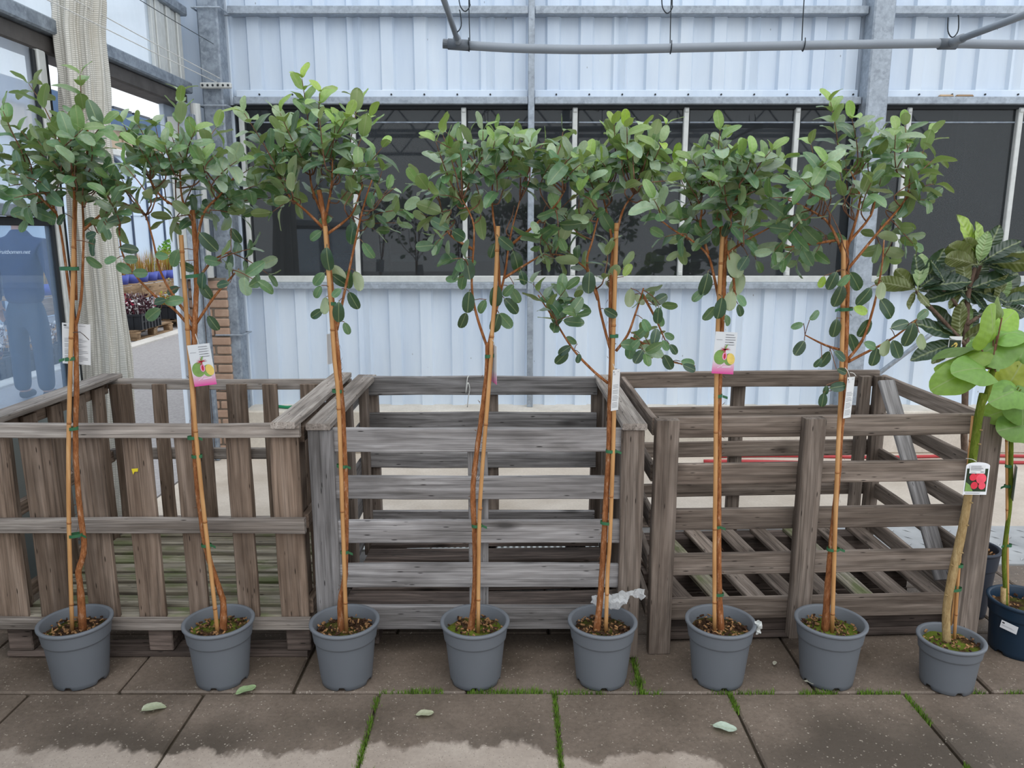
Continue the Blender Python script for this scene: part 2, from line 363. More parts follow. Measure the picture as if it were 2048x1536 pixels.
M['white_print'] = plain('white_print', lin(236,238,242), .6, 0, .02)
M['tan_clad'] = plain('tan_cladding', lin(196,174,150), .6, 0, .06, 1); M['blue_trim'] = plain('blue_fascia', lin(66,98,136), .5, 0, .05, 2)
M['gh_panel'] = plain('translucent_greenhouse_sheet', lin(206,224,244), .4, 0, .07, .8); M['gh_bar'] = plain('dark_glazing_bar', lin(70,82,104), .5)
M['solar'] = plain('dark_solar_panel', lin(44,52,66), .3)
M['crate_black'] = plain('black_plastic_crate', lin(36,39,44), .45); M['pot_blue'] = plain('blue_plastic_pot', lin(84,98,186), .4)
M['purple_leaf'] = plain('purple_foliage', lin(74,42,52), .6, 0, .4, 20); M['pale_twig'] = plain('pale_plant_label', lin(214,210,210), .6, 0, .1, 20); M['pink'] = plain('pink_flower', lin(206,60,98), .6)
M['straw'] = plain('straw_grass', lin(190,142,78), .8, 0, .3, 6); M['olive'] = plain('olive_grass', lin(160,158,66), .8, 0, .3, 6); M['bush'] = plain('bright_bush_leaf', lin(96,150,44), .7, 0, .4, 6)
M['yellow'] = plain('yellow_sticker', lin(226,206,50), .6)
# ------------------------------------------------------------------ setting: floor
floor = struct('floor')
mb = MB(); mb.box((-2.1, -14, -.12), (6, 1.585, 0)); build(mb, 'paved_ground', M['paver'], floor)
mb = MB(); mb.box((-2.1, 1.58, -.12), (6, 3.42, -.016)); build(mb, 'joint_bed', M['joint'], floor)
rows = [(1.585, 1.985, .447), (1.985, 2.385, .145), (2.385, 2.785, .447), (2.785, 3.185, .145), (3.185, 3.415, .447)]
for y0, y1, off in rows:
    k = math.floor((-2.1-off)/.6)
    while off+k*.6 < 3.4:
        x0, x1 = max(off+k*.6, -2.1), off+(k+1)*.6
        if x1-x0 > .05:
            g = .0045; dz = R.uniform(-.003, .001); mb = MB(); mb.bbox((x0+g, y0+g, -.05+dz), (x1-g, y1-g, dz), .006)
            build(mb, 'paving_tile', M['paver'], floor)
        k += 1
mb = MB(); mb.box((-2.1, 3.9, -.12), (6, 5.55, 0)); build(mb, 'concrete_slab', M['slab'], floor)
mb = MB(); mb.box((-2.1, 3.42, -.12), (1.58, 3.9, -.004)); build(mb, 'drain_surround', M['wetgrey'], floor)
for i in range(7):                                   # slotted drain grates
    x = -1.9+i*.5; mb = MB()
    mb.box((x, 3.58, -.004), (x+.49, 3.60, .006)); mb.box((x, 3.70, -.004), (x+.49, 3.72, .006))
    for k in range(17): mb.box((x+.004+k*.0295, 3.60, -.004), (x+.019+k*.0295, 3.70, .004))
    build(mb, 'drain_grate', M['alu'], floor)
mb = MB(); mb.box((1.58, 3.42, -.10), (6, 3.9, .002))
for i in range(40):
    for j in range(5):
        x, y = 1.63+i*.075+(j % 2)*.037, 3.47+j*.09
        if x > 4: continue
        s = 1 if (i+j) % 2 else -1; c, d = .017, .006
        mb.face([V((x-c, y-s*c, .0025)), V((x+d*.7, y-d*.7*s, .006)), V((x+c, y+s*c, .0025)), V((x-d*.7, y+d*.7*s, .006))][::(1 if s > 0 else -1)])
build(mb, 'tread_plate', M['tread'], floor)
mb = MB(); mb.bbox((-1.9, 5.28, 0), (6, 5.55, .31), .01); o = build(mb, 'trim_1', M['plinth']); o['kind'] = 'structure'
# ------------------------------------------------------------------ setting: rear wall
WB = 5.5
wall = struct('wall_back', (0, WB, 0))
def sheet(x0, x1, z0, z1):
    mb = MB(); pitch, top, fl, dp = .222, .078, .014, .026; pts = [(x0, 0)]
    k = math.floor(x0/pitch)
    while k*pitch < x1:
        for dx, d in ((0, 0), (fl, dp), (fl+top, dp), (2*fl+top, 0)):
            x = k*pitch+dx
            if x0 < x < x1: pts.append((x, d))
        k += 1
    pts.append((x1, 0))
    def at(x, z): pass
    for (a, d0), (b, d1) in zip(pts, pts[1:]): mb.face([(a, WB-d0, z0), (b, WB-d1, z0), (b, WB-d1, z1), (a, WB-d0, z1)])
    mb.face([(x0, WB+.01, z0), (x0, WB+.01, z1), (x1, WB+.01, z1), (x1, WB+.01, z0)])
    return build(mb, 'cladding_sheet', M['clad'], wall)
k = 0
edges = [-1.95+.888*i for i in range(10)]
for a, b in zip(edges, edges[1:]):
    sheet(a, b, .31, 1.19); sheet(a, b, 2.45, 2.95); sheet(a, b, 2.95, 4.2)
def bar(name, a, b, m, parent, c=.004): mb = MB(); mb.bbox(a, b, c); return build(mb, name, m, parent)
XE = 6.0
for x0, x1 in ((-1.86, .105), (.152, 2.33), (2.48, XE)):
    bar('girt', (x0, WB-.10, 2.945), (x1, WB+.0, 2.995), M['galv'], wall)
    bar('girt', (x0, WB-.10, 2.385), (x1, WB+.0, 2.432), M['galv'], wall)
    bar('flashing', (x0, WB-.035, 2.432), (x1, WB-.02, 2.485), M['clad'], wall)
for x0, x1 in ((-1.84, .105), (.152, 2.33), (2.48, XE)): bar('sill_girt', (x0, WB-.09, 1.155), (x1, WB, 1.20), M['galv'], wall)
bar('post', (.107, WB-.10, .31), (.15, WB-.055, 4.2), M['galv'], wall)
col2 = bar('column', (2.335, WB-.17, 0), (2.475, WB-.03, 4.2), M['galv'], wall, .01)
mb = MB(); a, b = PY(2060, 520, WB-.14), PY(1700, 790, WB-.14); mb.tube([a+(a-b)*.15, b-(a-b)*.05], .016, 10); build(mb, 'brace', M['galv'], wall, True)
for i in range(26):                                   # fixing screws along the flashing
    x = -1.7+i*.222
    if abs(x-.13) < .06 or abs(x-2.4) < .1: continue
    mb = MB(); mb.lathe([(0, 0), (.006, 0), (.006, .008), (0, .008)], 8); me = mb.mesh('screw', M['dark_rubber'])
    put('screw', me, wall, None, Matrix.Translation((x, WB-.035, 2.455)) @ Matrix.Rotation(math.pi/2, 4, 'X'))
win = struct('window_1', (0, WB, 1.2))
mx = [-1.83+.752*i for i in range(11)]
bar('bottom_frame', (-1.9, WB-.065, 1.20), (XE, WB-.01, 1.245), M['alu'], win)
bar('top_frame', (-1.9, WB-.05, 2.36), (XE, WB-.01, 2.385), M['dark_rubber'], win)
mb = MB(); mb.box((-2.0, WB-.022, 1.245), (mx[0], WB-.018, 2.36)); build(mb, 'pane', M['pane_dark'], win)
for i, x in enumerate(mx):
    bar('mullion', (x-.017, WB-.055, 1.22), (x+.017, WB-.012, 2.37), M['alu'], win)
    bar('gasket', (x+.017, WB-.035, 1.245), (x+.027, WB-.012, 2.36), M['dark_rubber'], win)
    for z in (1.262, 2.352):
        mb = MB(); mb.bbox((x-.014, WB-.062, z-.014), (x+.014, WB-.054, z+.014), .004); build(mb, 'clip', M['alu'], win)
    if i < 10:
        mb = MB(); mb.box((x+.017, WB-.022, 1.245), (mx[i+1]-.017, WB-.018, 2.36)); build(mb, 'pane', M['pane_dark'], win)
        bar('glazing_bar', (x+.027, WB-.03, 2.272), (mx[i+1]-.017, WB-.014, 2.282), M['galv_dark'], win, .002)
room = struct('wall_room', (1, 8, 0))
mb = MB()
mb.box((-2.1, 8.6, 0), (6, 8.7, 4)); mb.box((-2.1, 5.56, -.1), (6, 8.7, .3)); mb.box((-2.1, 5.56, 2.7), (6, 8.7, 2.8)); mb.box((-2.2, 5.56, 0), (-2.1, 8.7, 4)); mb.box((6, 5.56, 0), (6.1, 8.7, 4))
build(mb, 'room_shell', M['room'], room)
for i in range(7):
    bar('room_post', (-1.3+i*1.1, 7.6, .3), (-1.2+i*1.1, 7.7, 2.7), M['dark_rubber'], room)
    bar('room_shelf', (-1.9+i*1.1, 7.9, 1.25), (-.9+i*1.1, 8.4, 1.32), M['panel_grey'], room)
# ------------------------------------------------------------------ setting: corner and glazed left wall
corner = struct('trim_2', (-1.95, 5.35, 0))
bar('column', (-2.02, 5.29, 0), (-1.885, 5.43, 4.2), M['galv_dark'], corner, .01)
for z in (2.355, 2.95, .85, .47):
    mb = MB(); mb.tube([(-2.04, 5.27, z), (-1.86, 5.27, z), (-1.86, 5.46, z), (-2.04, 5.46, z), (-2.04, 5.27, z)], .006, 6); build(mb, 'clamp', M['galv'], corner)
a = PY(400, 171, 5.26); b = PY(463, 171, 5.26)
mb = MB(); mb.bbox((a.x, 5.25, a.z-.018), (b.x, 5.275, a.z+.018), .006); br = build(mb, 'bracket', M['alu'], corner)
for i in range(6):
    mb = MB(); mb.lathe([(0, 0), (.007, 0), (.007, .004), (0, .004)], 10); put('hole', mb.mesh('hole', M['wire']), br, None, Matrix.Translation((a.x+.02+i*.033, 5.25, a.z)) @ Matrix.Rotation(math.pi/2, 4, 'X'))
pier = struct('trim_3', (-2.1, 5.35, 0))
mb = MB(); mb.box((-2.21, 5.285, 0), (-1.95, 5.5, 1.24)); build(mb, 'mortar_core', M['mortar'], pier)
for i in range(19):
    z = i*.0645+.006; s = .16 if i % 2 else .075
    for x0, x1 in ((-2.215, -2.215+s), (-2.205+s, -1.945)):
        dd = R.uniform(-.004, .004); mb = MB(); mb.bbox((x0+R.uniform(0,.004), 5.272+dd, z), (x1-R.uniform(0,.004), 5.36, z+.053), .006); build(mb, 'brick', M['brick'], pier)
LX = -2.1
lw = struct('wall_left', (LX, 4, 0))
for y0, y1 in ((.6, 5.3),):
    bar('eaves_beam', (LX-.08, y0, 2.43), (LX+.02, y1, 2.50), M['galv_dark'], lw, .008)
    bar('eaves_beam', (LX-.08, y0, 2.90), (LX+.02, y1, 2.96), M['galv_dark'], lw, .008)
    bar('door_track', (LX-.16, y0, 2.345), (LX-.02, y1, 2.43), M['track'], lw, .01)
for y in (1.2, 2.2, 3.42, 4.15, 4.86): bar('upper_mullion', (LX-.05, y-.02, 2.50), (LX-.01, y+.02, 2.9), M['alu'], lw)
for y0, y1 in ((.6, 1.18), (1.22, 2.18), (2.22, 3.4), (3.44, 4.13), (4.17, 4.84)):
    mb = MB(); mb.box((LX-.035, y0, 2.50), (LX-.03, y1, 2.90)); build(mb, 'upper_pane', M['pane_white'], lw)
for y0, y1 in ((.6, 2.2), (2.2, 3.4), (3.44, 4.13), (4.17, 4.84), (4.86, 5.3)):
    mb = MB(); mb.box((LX-.035, y0, 2.96), (LX-.03, y1, 3.9)); build(mb, 'upper_pane', M['pane_white'], lw)
for k in range(5): bar('wall_channel', (LX-.06, 4.89+k*.075, 2.5), (LX-.005-.008*(k % 2), 4.95+k*.075, 2.9), M['alu'], lw)
for k in range(3): bar('wall_channel', (LX-.10, 5.14+k*.06, 1.24), (LX-.03-.012*(k % 2), 5.19+k*.06, 2.27), M['alu'], lw)
mb = MB(); mb.tube([(LX+.05, 5.235, 2.36), (LX+.05, 5.235, 1.27)], .032, 14); mb.tube([(LX+.05, 5.235, 1.34), (LX+.05, 5.235, 1.245)], .04, 14); build(mb, 'drain_pipe', M['alu'], lw)
for y in (3.66, 2.2): bar('post', (LX-.06, y-.03, .0), (LX+.0, y+.03, 2.345), M['alu'], lw, .006)
bar('rubber_seal', (LX-.05, 3.61, 0), (LX-.01, 3.63, 2.34), M['dark_rubber'], lw); bar('post', (LX-.09, 3.70, 0), (LX-.03, 3.76, 2.345), M['dark_rubber'], lw)
bar('jamb_post', (LX+.0, 5.06, 0), (LX+.055, 5.12, 2.345), M['galv'], lw, .006); bar('jamb_strip', (LX+.06, 5.10, 0), (LX+.085, 5.14, 2.28), M['galv_dark'], lw)
bar('rail', (LX-.05, .6, 1.615), (LX+.01, 3.63, 1.665), M['galv_dark'], lw); bar('rail_seal', (LX-.045, .6, 1.575), (LX-.015, 3.63, 1.612), M['dark_rubber'], lw)
mb = MB(); mb.box((LX-.03, .6, 1.665), (LX-.025, 3.61, 2.345)); build(mb, 'pane', M['pane_white'], lw)
mb = MB(); mb.box((LX-.03, .6, .80), (LX-.025, 3.61, 1.575)); build(mb, 'pane', M['pane_haze'], lw)
bar('corner_sheet', (LX-.14, 5.46, 0), (-1.88, 5.50, 4.2), M['clad'], lw); bar('side_sheet', (LX-.14, 5.13, 0), (LX-.11, 5.56, 4.2), M['clad'], lw); bar('kick_panel', (LX-.05, .6, .0), (LX-.02, 3.61, .80), M['panel_grey'], lw)
mb = MB()
for (p0, p1, m) in (((151, 0), (440, 157), 0), ((182, 42), (440, 168), 0), ((281, 0), (427, 88), 1)):
    b = PY(p1[0], p1[1], 5.27); a = PY(p0[0], p0[1], 3.7 if m == 0 else 4.3); a = a+(a-b)*.3
    mb = MB(); mb.tube([a, (a+b)/2-V((0, 0, .004)), b], .0026 if m == 0 else .002, 5)
    o = build(mb, 'string', M['string' if m == 0 else 'wire']); tag(o, {151: 'upper pale string running to the perforated bracket on the corner column', 182: 'lower pale string running to the perforated bracket on the corner column', 281: 'dark thin wire running up from the corner column'}[p0[0]], 'string')
# ------------------------------------------------------------------ curtain
def curtain():
    keys = [(-60, 104, 200), (0, 108, 204), (60, 112, 200), (150, 124, 208), (300, 138, 216), (420, 146, 226), (560, 152, 242), (700, 150, 258), (800, 150, 266), (1000, 165, 272), (1085, 170, 276)]
    yc = 3.86; n, rows = 200, 90; mb = MB(); uvs = []
    zs = [zat(k[0], yc) for k in keys]
    for j in range(rows+1):
        t = j/rows; z = zs[0]+(max(zs[-1], .02)-zs[0])*t
        i = max(k for k in range(len(zs)-1) if zs[k] >= z-1e-6) if z > zs[-1] else len(zs)-2
        q = min(1, max(0, (zs[i]-z)/(zs[i]-zs[i+1]))); py = keys[i][0]*(1-q)+keys[i+1][0]*q
        xl = PY(keys[i][1]*(1-q)+keys[i+1][1]*q, py, yc).x; xr = PY(keys[i][2]*(1-q)+keys[i+1][2]*q, py, yc).x
        cx, rx, ry = (xl+xr)/2, (xr-xl)/2, .10+.03*math.sin(t*7)
        for k in range(n):
            a = 2*math.pi*k/n; ph = 1.5*math.sin(t*5+1)+.6*math.sin(t*13)
            f = 1+.13*math.sin(9*a+ph)+.07*math.sin(17*a-2*ph)+.035*math.sin(31*a+3*ph)
            cr = -.34*math.exp(-((a-4.55+.35*math.sin(t*4))/.16)**2)*(.3+.7*t)   # deep crease down the front
            f = (f+cr)*.9
            mb.v.append((cx+rx*math.cos(a)*f, yc+ry*math.sin(a)*f, z+.006*math.sin(5*a+9*t)))
    for j in range(rows):
        for k in range(n):
            mb.f.append((j*n+k, (j+1)*n+k, (j+1)*n+(k+1) % n, j*n+(k+1) % n)); mb.m.append(0)
            uvs += [(k/n, j/rows), (k/n, (j+1)/rows), ((k+1)/n, (j+1)/rows), ((k+1)/n, j/rows)]
    o = build(mb, 'screen_curtain', M['fabric'], None, True)
    l = o.data.uv_layers.new(name='uv')
    for i, u in enumerate(uvs): l.data[i].uv = u
    tag(o, 'gathered off-white woven screen curtain hanging at the doorway', 'curtain')
curtain()
# ------------------------------------------------------------------ overhead pipe
pipe = thing('irrigation_pipe', PY(1400, 88, 4.0), 'long grey plastic irrigation pipe hung in front of the white upper wall', 'pipe')
PD = 4.0; mb = MB()
pp = [PY(x, y, PD) for x, y in ((935, 91), (1050, 97), (1200, 99), (1400, 95), (1600, 91), (1780, 88), (1900, 87), (2060, 90), (2300, 92))]
mb.tube(pp, .0215, 16, sm=4); build(mb, 'main_pipe', M['pvc'], pipe, True)
mb = MB(); mb.tube([PY(896, 88, PD), PY(938, 91, PD)], .026, 16); build(mb, 'tee', M['pvc_dark'], pipe, True)
mb = MB(); mb.tube([PY(886, 87, PD), PY(897, 88, PD)], .022, 14, jit=.05); build(mb, 'end_cap', M['pvc_dark'], pipe)
mb = MB(); mb.tube([PY(1878, 88, PD), PY(1912, 88, PD)], .026, 16); build(mb, 'tee', M['pvc_dark'], pipe, True)
a = PY(917, 86, PD); b = PY(888, 0, 3.5); mb = MB(); mb.tube([a, b+(b-a)*.8], .0135, 12); mb.tube([a, a+(b-a)*.13], .019, 12); build(mb, 'branch_pipe', M['pvc'], pipe, True)
a = PY(1900, 86, PD); b = PY(2048, 30, 3.4); mb = MB(); mb.tube([a, b+(b-a)*.5], .016, 12); mb.tube([a, a+(b-a)*.2], .021, 12); build(mb, 'branch_pipe', M['pvc'], pipe, True)
for x, y in ((938, 91), (1341, 96), (1606, 91)):
    p = PY(x, y, PD); mb = MB()
    mb.tube([p+V((0, .03, .75)), p+V((0, .028, .2)), p+V((.003, .027, .02)), p+V((0, .0, -.027)), p+V((0, -.026, 0)), p+V((0, -.024, .03))], .0026, 6, sm=3); build(mb, 'hanger', M['wire'], pipe)
for x, y, yy in ((912, 52, 3.85), (1906, 62, 3.92), (930, 10, 3.9), (1335, 14, 3.95)):
    p = PY(x, y, yy); mb = MB()
    mb.tube([p+V((-.03, 0, .06)), p+V((-.024, 0, 0)), p+V((0, 0, -.028)), p+V((.024, 0, 0)), p+V((.02, 0, .06)), p+V((.015, 0, .6 if y < 40 else .07))], .0028, 6, sm=4); build(mb, 'hook', M['wire'], pipe)
# little things lying on the wall beam
for x, lab in ((975, 'small black cap on the wall beam beside the thin post'), (1775, 'small black cap on the wall beam right beside the steel column'), (1880, 'small black cap among pale chips on the wall beam')):
    p = PY(x, 194, WB-.06); mb = MB(); mb.lathe([(0, 0), (.024, 0), (.021, .022), (.016, .026), (0, .026)], 14); o = build(mb, 'black_cap', M['dark_rubber'], None, True, (p.x, WB-.06, 2.432))
    o.location = (p.x, WB-.06, 2.433); tag(o, lab, 'cap', 'caps on the wall beam')
for x, w, lab in ((1893, .05, 'pale angular wood chip behind a black cap on the wall beam'), (1930, .06, 'pale flat wood chip lying alone on the wall beam')):
    p = PY(x, 190, WB-.05); mb = MB(); mb.bbox((p.x-w, WB-.06, 2.432), (p.x+w, WB-.03, 2.452), .012); o = build(mb, 'wood_chip', M['wood_pallet']); tag(o, lab, 'wood chip')
# ------------------------------------------------------------------ crates
def board(name, p0, p1, w, th, wdir, mat, parent, seg=4, warp=.004, c=.003):
    p0, p1 = V(p0), V(p1); L = (p1-p0).length; x = (p1-p0).normalized(); wd = V(wdir); z = (wd-x*wd.dot(x)).normalized(); y = z.cross(x)
    mb = MB(); w2, t2 = w/2, th/2
    sec = [(-t2+c, -w2), (t2-c, -w2), (t2, -w2+c), (t2, w2-c), (t2-c, w2), (-t2+c, w2), (-t2, w2-c), (-t2, -w2+c)]
    bow = R.uniform(-warp, warp); tw = R.uniform(-warp, warp)
    for i in range(seg+1):
        s = i/seg; yy = bow*math.sin(math.pi*s); zz = tw*math.sin(math.pi*s)*.8; e = [R.uniform(-.0018, .0018) for _ in range(2)]
        for (a, b) in sec: mb.v.append((L*(s-.5), a+yy, b+zz+(e[0] if b > 0 else e[1])))
    for i in range(seg):
        for k in range(8): mb.f.append((i*8+k, i*8+(k+1) % 8, (i+1)*8+(k+1) % 8, (i+1)*8+k)); mb.m.append(0)
    mb.f.append(tuple(range(8))[::-1]); mb.f.append(tuple(seg*8+k for k in range(8))); mb.m += [0, 0]
    Mx = Matrix((x, y, z)).transposed().to_4x4(); Mx.translation = (p0+p1)/2
    return put(name, mb.mesh(name, mat), parent, None, Mx)
UZ = V((0, 0, 1)); UX = V((1, 0, 0)); UY = V((0, 1, 0))
# --- brown crate with upright slats
FA, BA = 2.60, 3.47; xl, xr = -1.87, -.738
A = thing('slatted_crate', (-1.3, 3.03, 0), 'brown wooden pallet crate with upright slats standing beside the white curtain', 'crate')
top = .878
def fr(name, x0, x1, y, z0, z1, th, mat, par): return board(name, (x0, y, (z0+z1)/2), (x1, y, (z0+z1)/2), z1-z0, th, UZ, mat, par)
for py0, py1 in ((848, 876), (1039, 1068), (1238, 1260)):
    fr('rail', xl-.04, xr, FA, zat(py1, FA-.012), zat(py0, FA-.012), .024, M['wood_rail'], A)
for x0, x1 in ((-1.90, -1.785), (-1.735, -1.622), (-1.555, -1.447), (-1.373, -1.276), (-1.188, -1.118), (-1.008, -.930), (-.85, -.748)):
    xc = (x0+x1)/2; board('slat', (xc, FA+.026, .13), (xc+R.uniform(-.006, .006), FA+.026, .862), x1-x0, .021, UX, M['wood_brown'], A)
for x0, x1 in ((-1.835, -1.74), (-1.64, -1.58), (-1.452, -1.385), (-1.30, -1.21), (-1.138, -1.07), (-.966, -.885), (-.80, -.74)):
    xc = (x0+x1)/2; board('slat', (xc, BA-.028, .15), (xc, BA-.028, .868), x1-x0, .021, UX, M['wood_brown'], A)
for z0, z1 in ((.842, .888), (.505, .555), (.17, .225)): fr('rail', xl, xr, BA, z0, z1, .024, M['wood_rail'], A)
for x, s in ((xl, 1), (xr-.01, -1)):
    for z in (.845, .52, .19): board('rail', (x, FA+.04, z), (x, BA, z), .055, .024, UZ, M['wood_brown'], A)
    for y in (2.70, 2.86, 3.03, 3.20, 3.36): board('slat', (x+s*.024, y, .14), (x+s*.024, y, .866), .085, .02, UY, M['wood_brown'], A)
board('cap_board', (xl+.02, FA-.02, .896), (xl+.02, BA+.03, .896), .095, .022, UX, M['wood_rail'], A)
board('cap_board', (xr-.045, FA-.045, .900), (xr-.045, BA+.03, .900), .085, .024, UX, M['wood_rail'], A)
for i in range(9):
    y = 2.66+i*.096; board('floor_slat', (xl+.04, y, .147), (xr-.04, y, .147), .07, .02, UY, M['wood_moss'], A)
for x in (-1.82, -1.30, -.79):
    for y in (FA+.06, 3.03, BA-.06):
        mb = MB(); mb.bbox((x-.045, y-.05, .024), (x+.045, y+.05, .112), .004); build(mb, 'block', M['wood_rot'], A)
    board('stringer', (x, FA+.01, .124), (x, BA, .124), .09, .022, UX, M['wood_brown'], A)
for y in (FA+.05, 3.03, BA-.05): board('skid', (xl, y, .013), (xr-.02, y, .013), .09, .022, UY, M['wood_rot'], A)
p = PY(270, 942, FA+.012); mb = MB(); mb.face([p+V((-.012,0,.008)), p+V((.012,0,.010)), p+V((.010,0,-.002)), p+V((-.002,0,-.003)), p+V((-.008,0,-.014))][::-1]); build(mb, 'yellow_sticker', M['yellow'], A)
# --- grey crate
FB, BB = 2.63, 3.50; xl, xr = -.705, .462
B = thing('plank_crate', (-.12, 3.06, 0), 'silver-grey wooden crate with horizontal planks between the two browner crates', 'crate')
for x0, x1 in ((-.715, -.628), (.385, .465)): board('post', ((x0+x1)/2, FB, .0 if x0 > 0 else .02), ((x0+x1)/2, FB, .868), x1-x0, .05, UX, M['wood_grey'] if x0 < 0 else M['wood_rust'], B)
board('post', (-.125, FB+.03, .06), (-.125, FB+.03, .86), .072, .03, UX, M['wood_grey'], B)
fz = [(855, 902), (951, 996), (1040, 1084), (1127, 1172), (1211, 1256)]
for a, b in fz: fr('plank', -.63, .388, FB+.0, zat(b, FB), zat(a, FB), .022, M['wood_grey'], B)
bz = [(753, 790), (825, 862), (903, 934), (1021, 1040)]
for a, b in bz: fr('plank', xl+.02, xr-.07, BB-.02, zat(b, BB-.02), zat(a, BB-.02), .022, M['wood_grey'], B)
for x in (-.655, -.095, .40): board('post', (x, BB+.012, .08), (x, BB+.012, .87), .062, .04, UX, M['wood_rust'], B)
for x, s in ((xl+.004, 1), (xr-.004, -1)):
    for a, b in fz: board('plank', (x, FB+.03, (zat(a, FB)+zat(b, FB))/2-.01), (x, BB-.035, (zat(a, FB)+zat(b, FB))/2-.01), .075, .02, UZ, M['wood_grey'], B)
    for y in (2.80, 3.07, 3.42): board('post', (x+s*.028, y, .06), (x+s*.028, y, .85), .06, .035, UY, M['wood_rust'], B)
board('cap_board', (xl+.03, FB-.035, .884), (xl+.03, BB+.03, .884), .085, .024, UX, M['wood_rail'], B)
board('cap_board', (xr-.035, FB-.035, .884), (xr-.035, BB+.03, .884), .085, .024, UX, M['wood_rail'], B)
for i in range(6):
    y = 2.70+i*.145; board('floor_plank', (xl+.05, y, .105+.006*(i % 2)), (xr-.06, y+R.uniform(-.02, .02), .105+.01*(i % 3)), .125, .02, UY, M['wood_rot'], B, 5, .008)
for x in (-.55, -.12, .3): board('stringer', (x, FB+.06, .05), (x, BB-.02, .05), .09, .085, UX, M['wood_rot'], B)
# --- right crate (turned slightly)
ang = math.radians(2.6); c0 = V((.505, 2.655, 0))
def rc(u, v, z): return c0+V((u*math.cos(ang)-v*math.sin(ang)*0, u*math.sin(ang)+v, z))
C = thing('plank_crate', (1.1, 3.1, 0), 'brown-grey wooden crate with horizontal planks and a loose plank leaning inside it', 'crate')
LW, DP = 1.262, .875; cx = V((math.cos(ang), math.sin(ang), 0))
def z_c(py): return zat(py, 2.68)
for u, w in ((.045, .082), (.575, .075), (LW-.045, .09)): board('post', rc(u, -.005, 0 if abs(u-.575) > .1 else .05), rc(u, -.005, z_c(835)), w, .045, cx, M['wood_rust'], C)
for a, b in ((834, 875), (928, 969), (1020, 1061), (1110, 1151), (1199, 1240)):
    z = (z_c(a)+z_c(b))/2; w = z_c(a)-z_c(b); board('plank', rc(.02, .03, z), rc(LW-.02, .03, z), w, .022, UZ, M['wood_rust'], C)
    for u in (.012, LW-.012): board('plank', rc(u, .05, z-.004), rc(u, DP-.02, z-.004), w*.85, .02, UZ, M['wood_rust'], C)
for py0, py1 in ((742, 773), (813, 836), (882, 911), (965, 990), (1030, 1050)):
    d = 2.655+DP+.03; z0, z1 = zat(py1, d), zat(py0, d); board('plank', rc(.0, DP, (z0+z1)/2), rc(LW-.03, DP, (z0+z1)/2), z1-z0, .022, UZ, M['wood_rust'], C)
for u, w in ((.04, .06), (.57, .06), (LW-.11, .05), (LW-.035, .06)): board('post', rc(u, DP+(.03 if u < 1.1 else -.034), .03), rc(u, DP+(.03 if u < 1.1 else -.034), .885), w, .035, cx, M['wood_rust'], C)
for i in range(8):
    u = .10+i*.152; sl = .13*(1-i/8)
    board('floor_slat', rc(u-sl*.5, DP-.06, .142), rc(u+sl*.6, .05, .142), .075, .02, cx, M['wood_moss' if i in (1, 5) else 'wood_rust'], C)
for v in (.10, .43, .79): board('stringer', rc(.05, v, .085), rc(LW-.06, v, .085), .08, .09, UY, M['wood_rot'], C)
for v in (.10, .43, .79): board('skid', rc(.06, v, .025), rc(LW-.06, v, .025), .09, .03, UY, M['wood_rot'], C)
a = PY(1772, 762, 3.36); b = PY(1887, 1160, 2.82); o = board('loose_plank', a, b, .068, .02, UX, M['wood_grey'], None); tag(o, 'loose grey plank leaning diagonally inside the brown-grey crate', 'plank')
p = PY(935, 756, BB-.035); mb = MB(); mb.tube([p+V((.008, .03, .004)), p+V((0, -.004, 0)), p+V((-.008, -.006, -.07)), p+V((.002, -.006, -.02)), p+V((.010, -.006, -.05)), p+V((.004, -.008, -.085)), p+V((-.002, -.008, -.135))], .0022, 6, sm=4)
tag(build(mb, 'cord', M['string'], None, True), 'white cord looped over the top plank of the grey crate', 'cord')
# ------------------------------------------------------------------ foliage meshes
def leaf_mesh(name, mat, seed, wmax=.27, power=.8, curl=.15, fold=.25, wave=.03, nx=8, ny=4, corr=0):
    r = random.Random(seed); mb = MB(); pet = .09; ph = r.uniform(0, 6)
    cu = curl*r.uniform(.4, 1.5); fo = fold*r.uniform(.5, 1.4)
    for i in range(nx+1):
        t = .5-.5*math.cos(math.pi*i/nx) if not corr else i/nx
        w = wmax*max(0, 1-abs(2*t**power-1)**2.3)**(.52 if not corr else .75) if 0 < i < nx else .008
        for j in range(ny+1):
            s = j/ny*2-1; x = pet+t*(1-pet); y = s*w
            z = -cu*t*t*1.2+fo*abs(s)*w*1.1+wave*math.sin(9*t+ph+3*s)*abs(s)
            if corr: z += corr*math.sin(t*34-abs(s)*2.2)*(1-.4*abs(s))
            mb.v.append((x, y, z))
    for i in range(nx):
        for j in range(ny):
            a = i*(ny+1)+j; mb.f.append((a, a+ny+1, a+ny+2, a+1)); mb.m.append(0)
    n = len(mb.v); q = .012
    mb.v += [(0, -q, 0), (0, q, 0), (pet+.02, q*.8, 0), (pet+.02, -q*.8, 0)]; mb.f.append((n, n+3, n+2, n+1)); mb.m.append(0)
    return mb.mesh(name, mat, True)
LEAF = [leaf_mesh('leaf', M['leaf'], i, .235+.02*(i % 3), 1.12, [.12, .3, -.1, .2, .05, .42][i], .22, .03) for i in range(6)]
LOQ = [leaf_mesh('leaf', M['leaf_loquat'], 40+i, .17, 1.15, [.15, .3, .45][i], .45, .03, 28, 4, corr=.013) for i in range(3)]
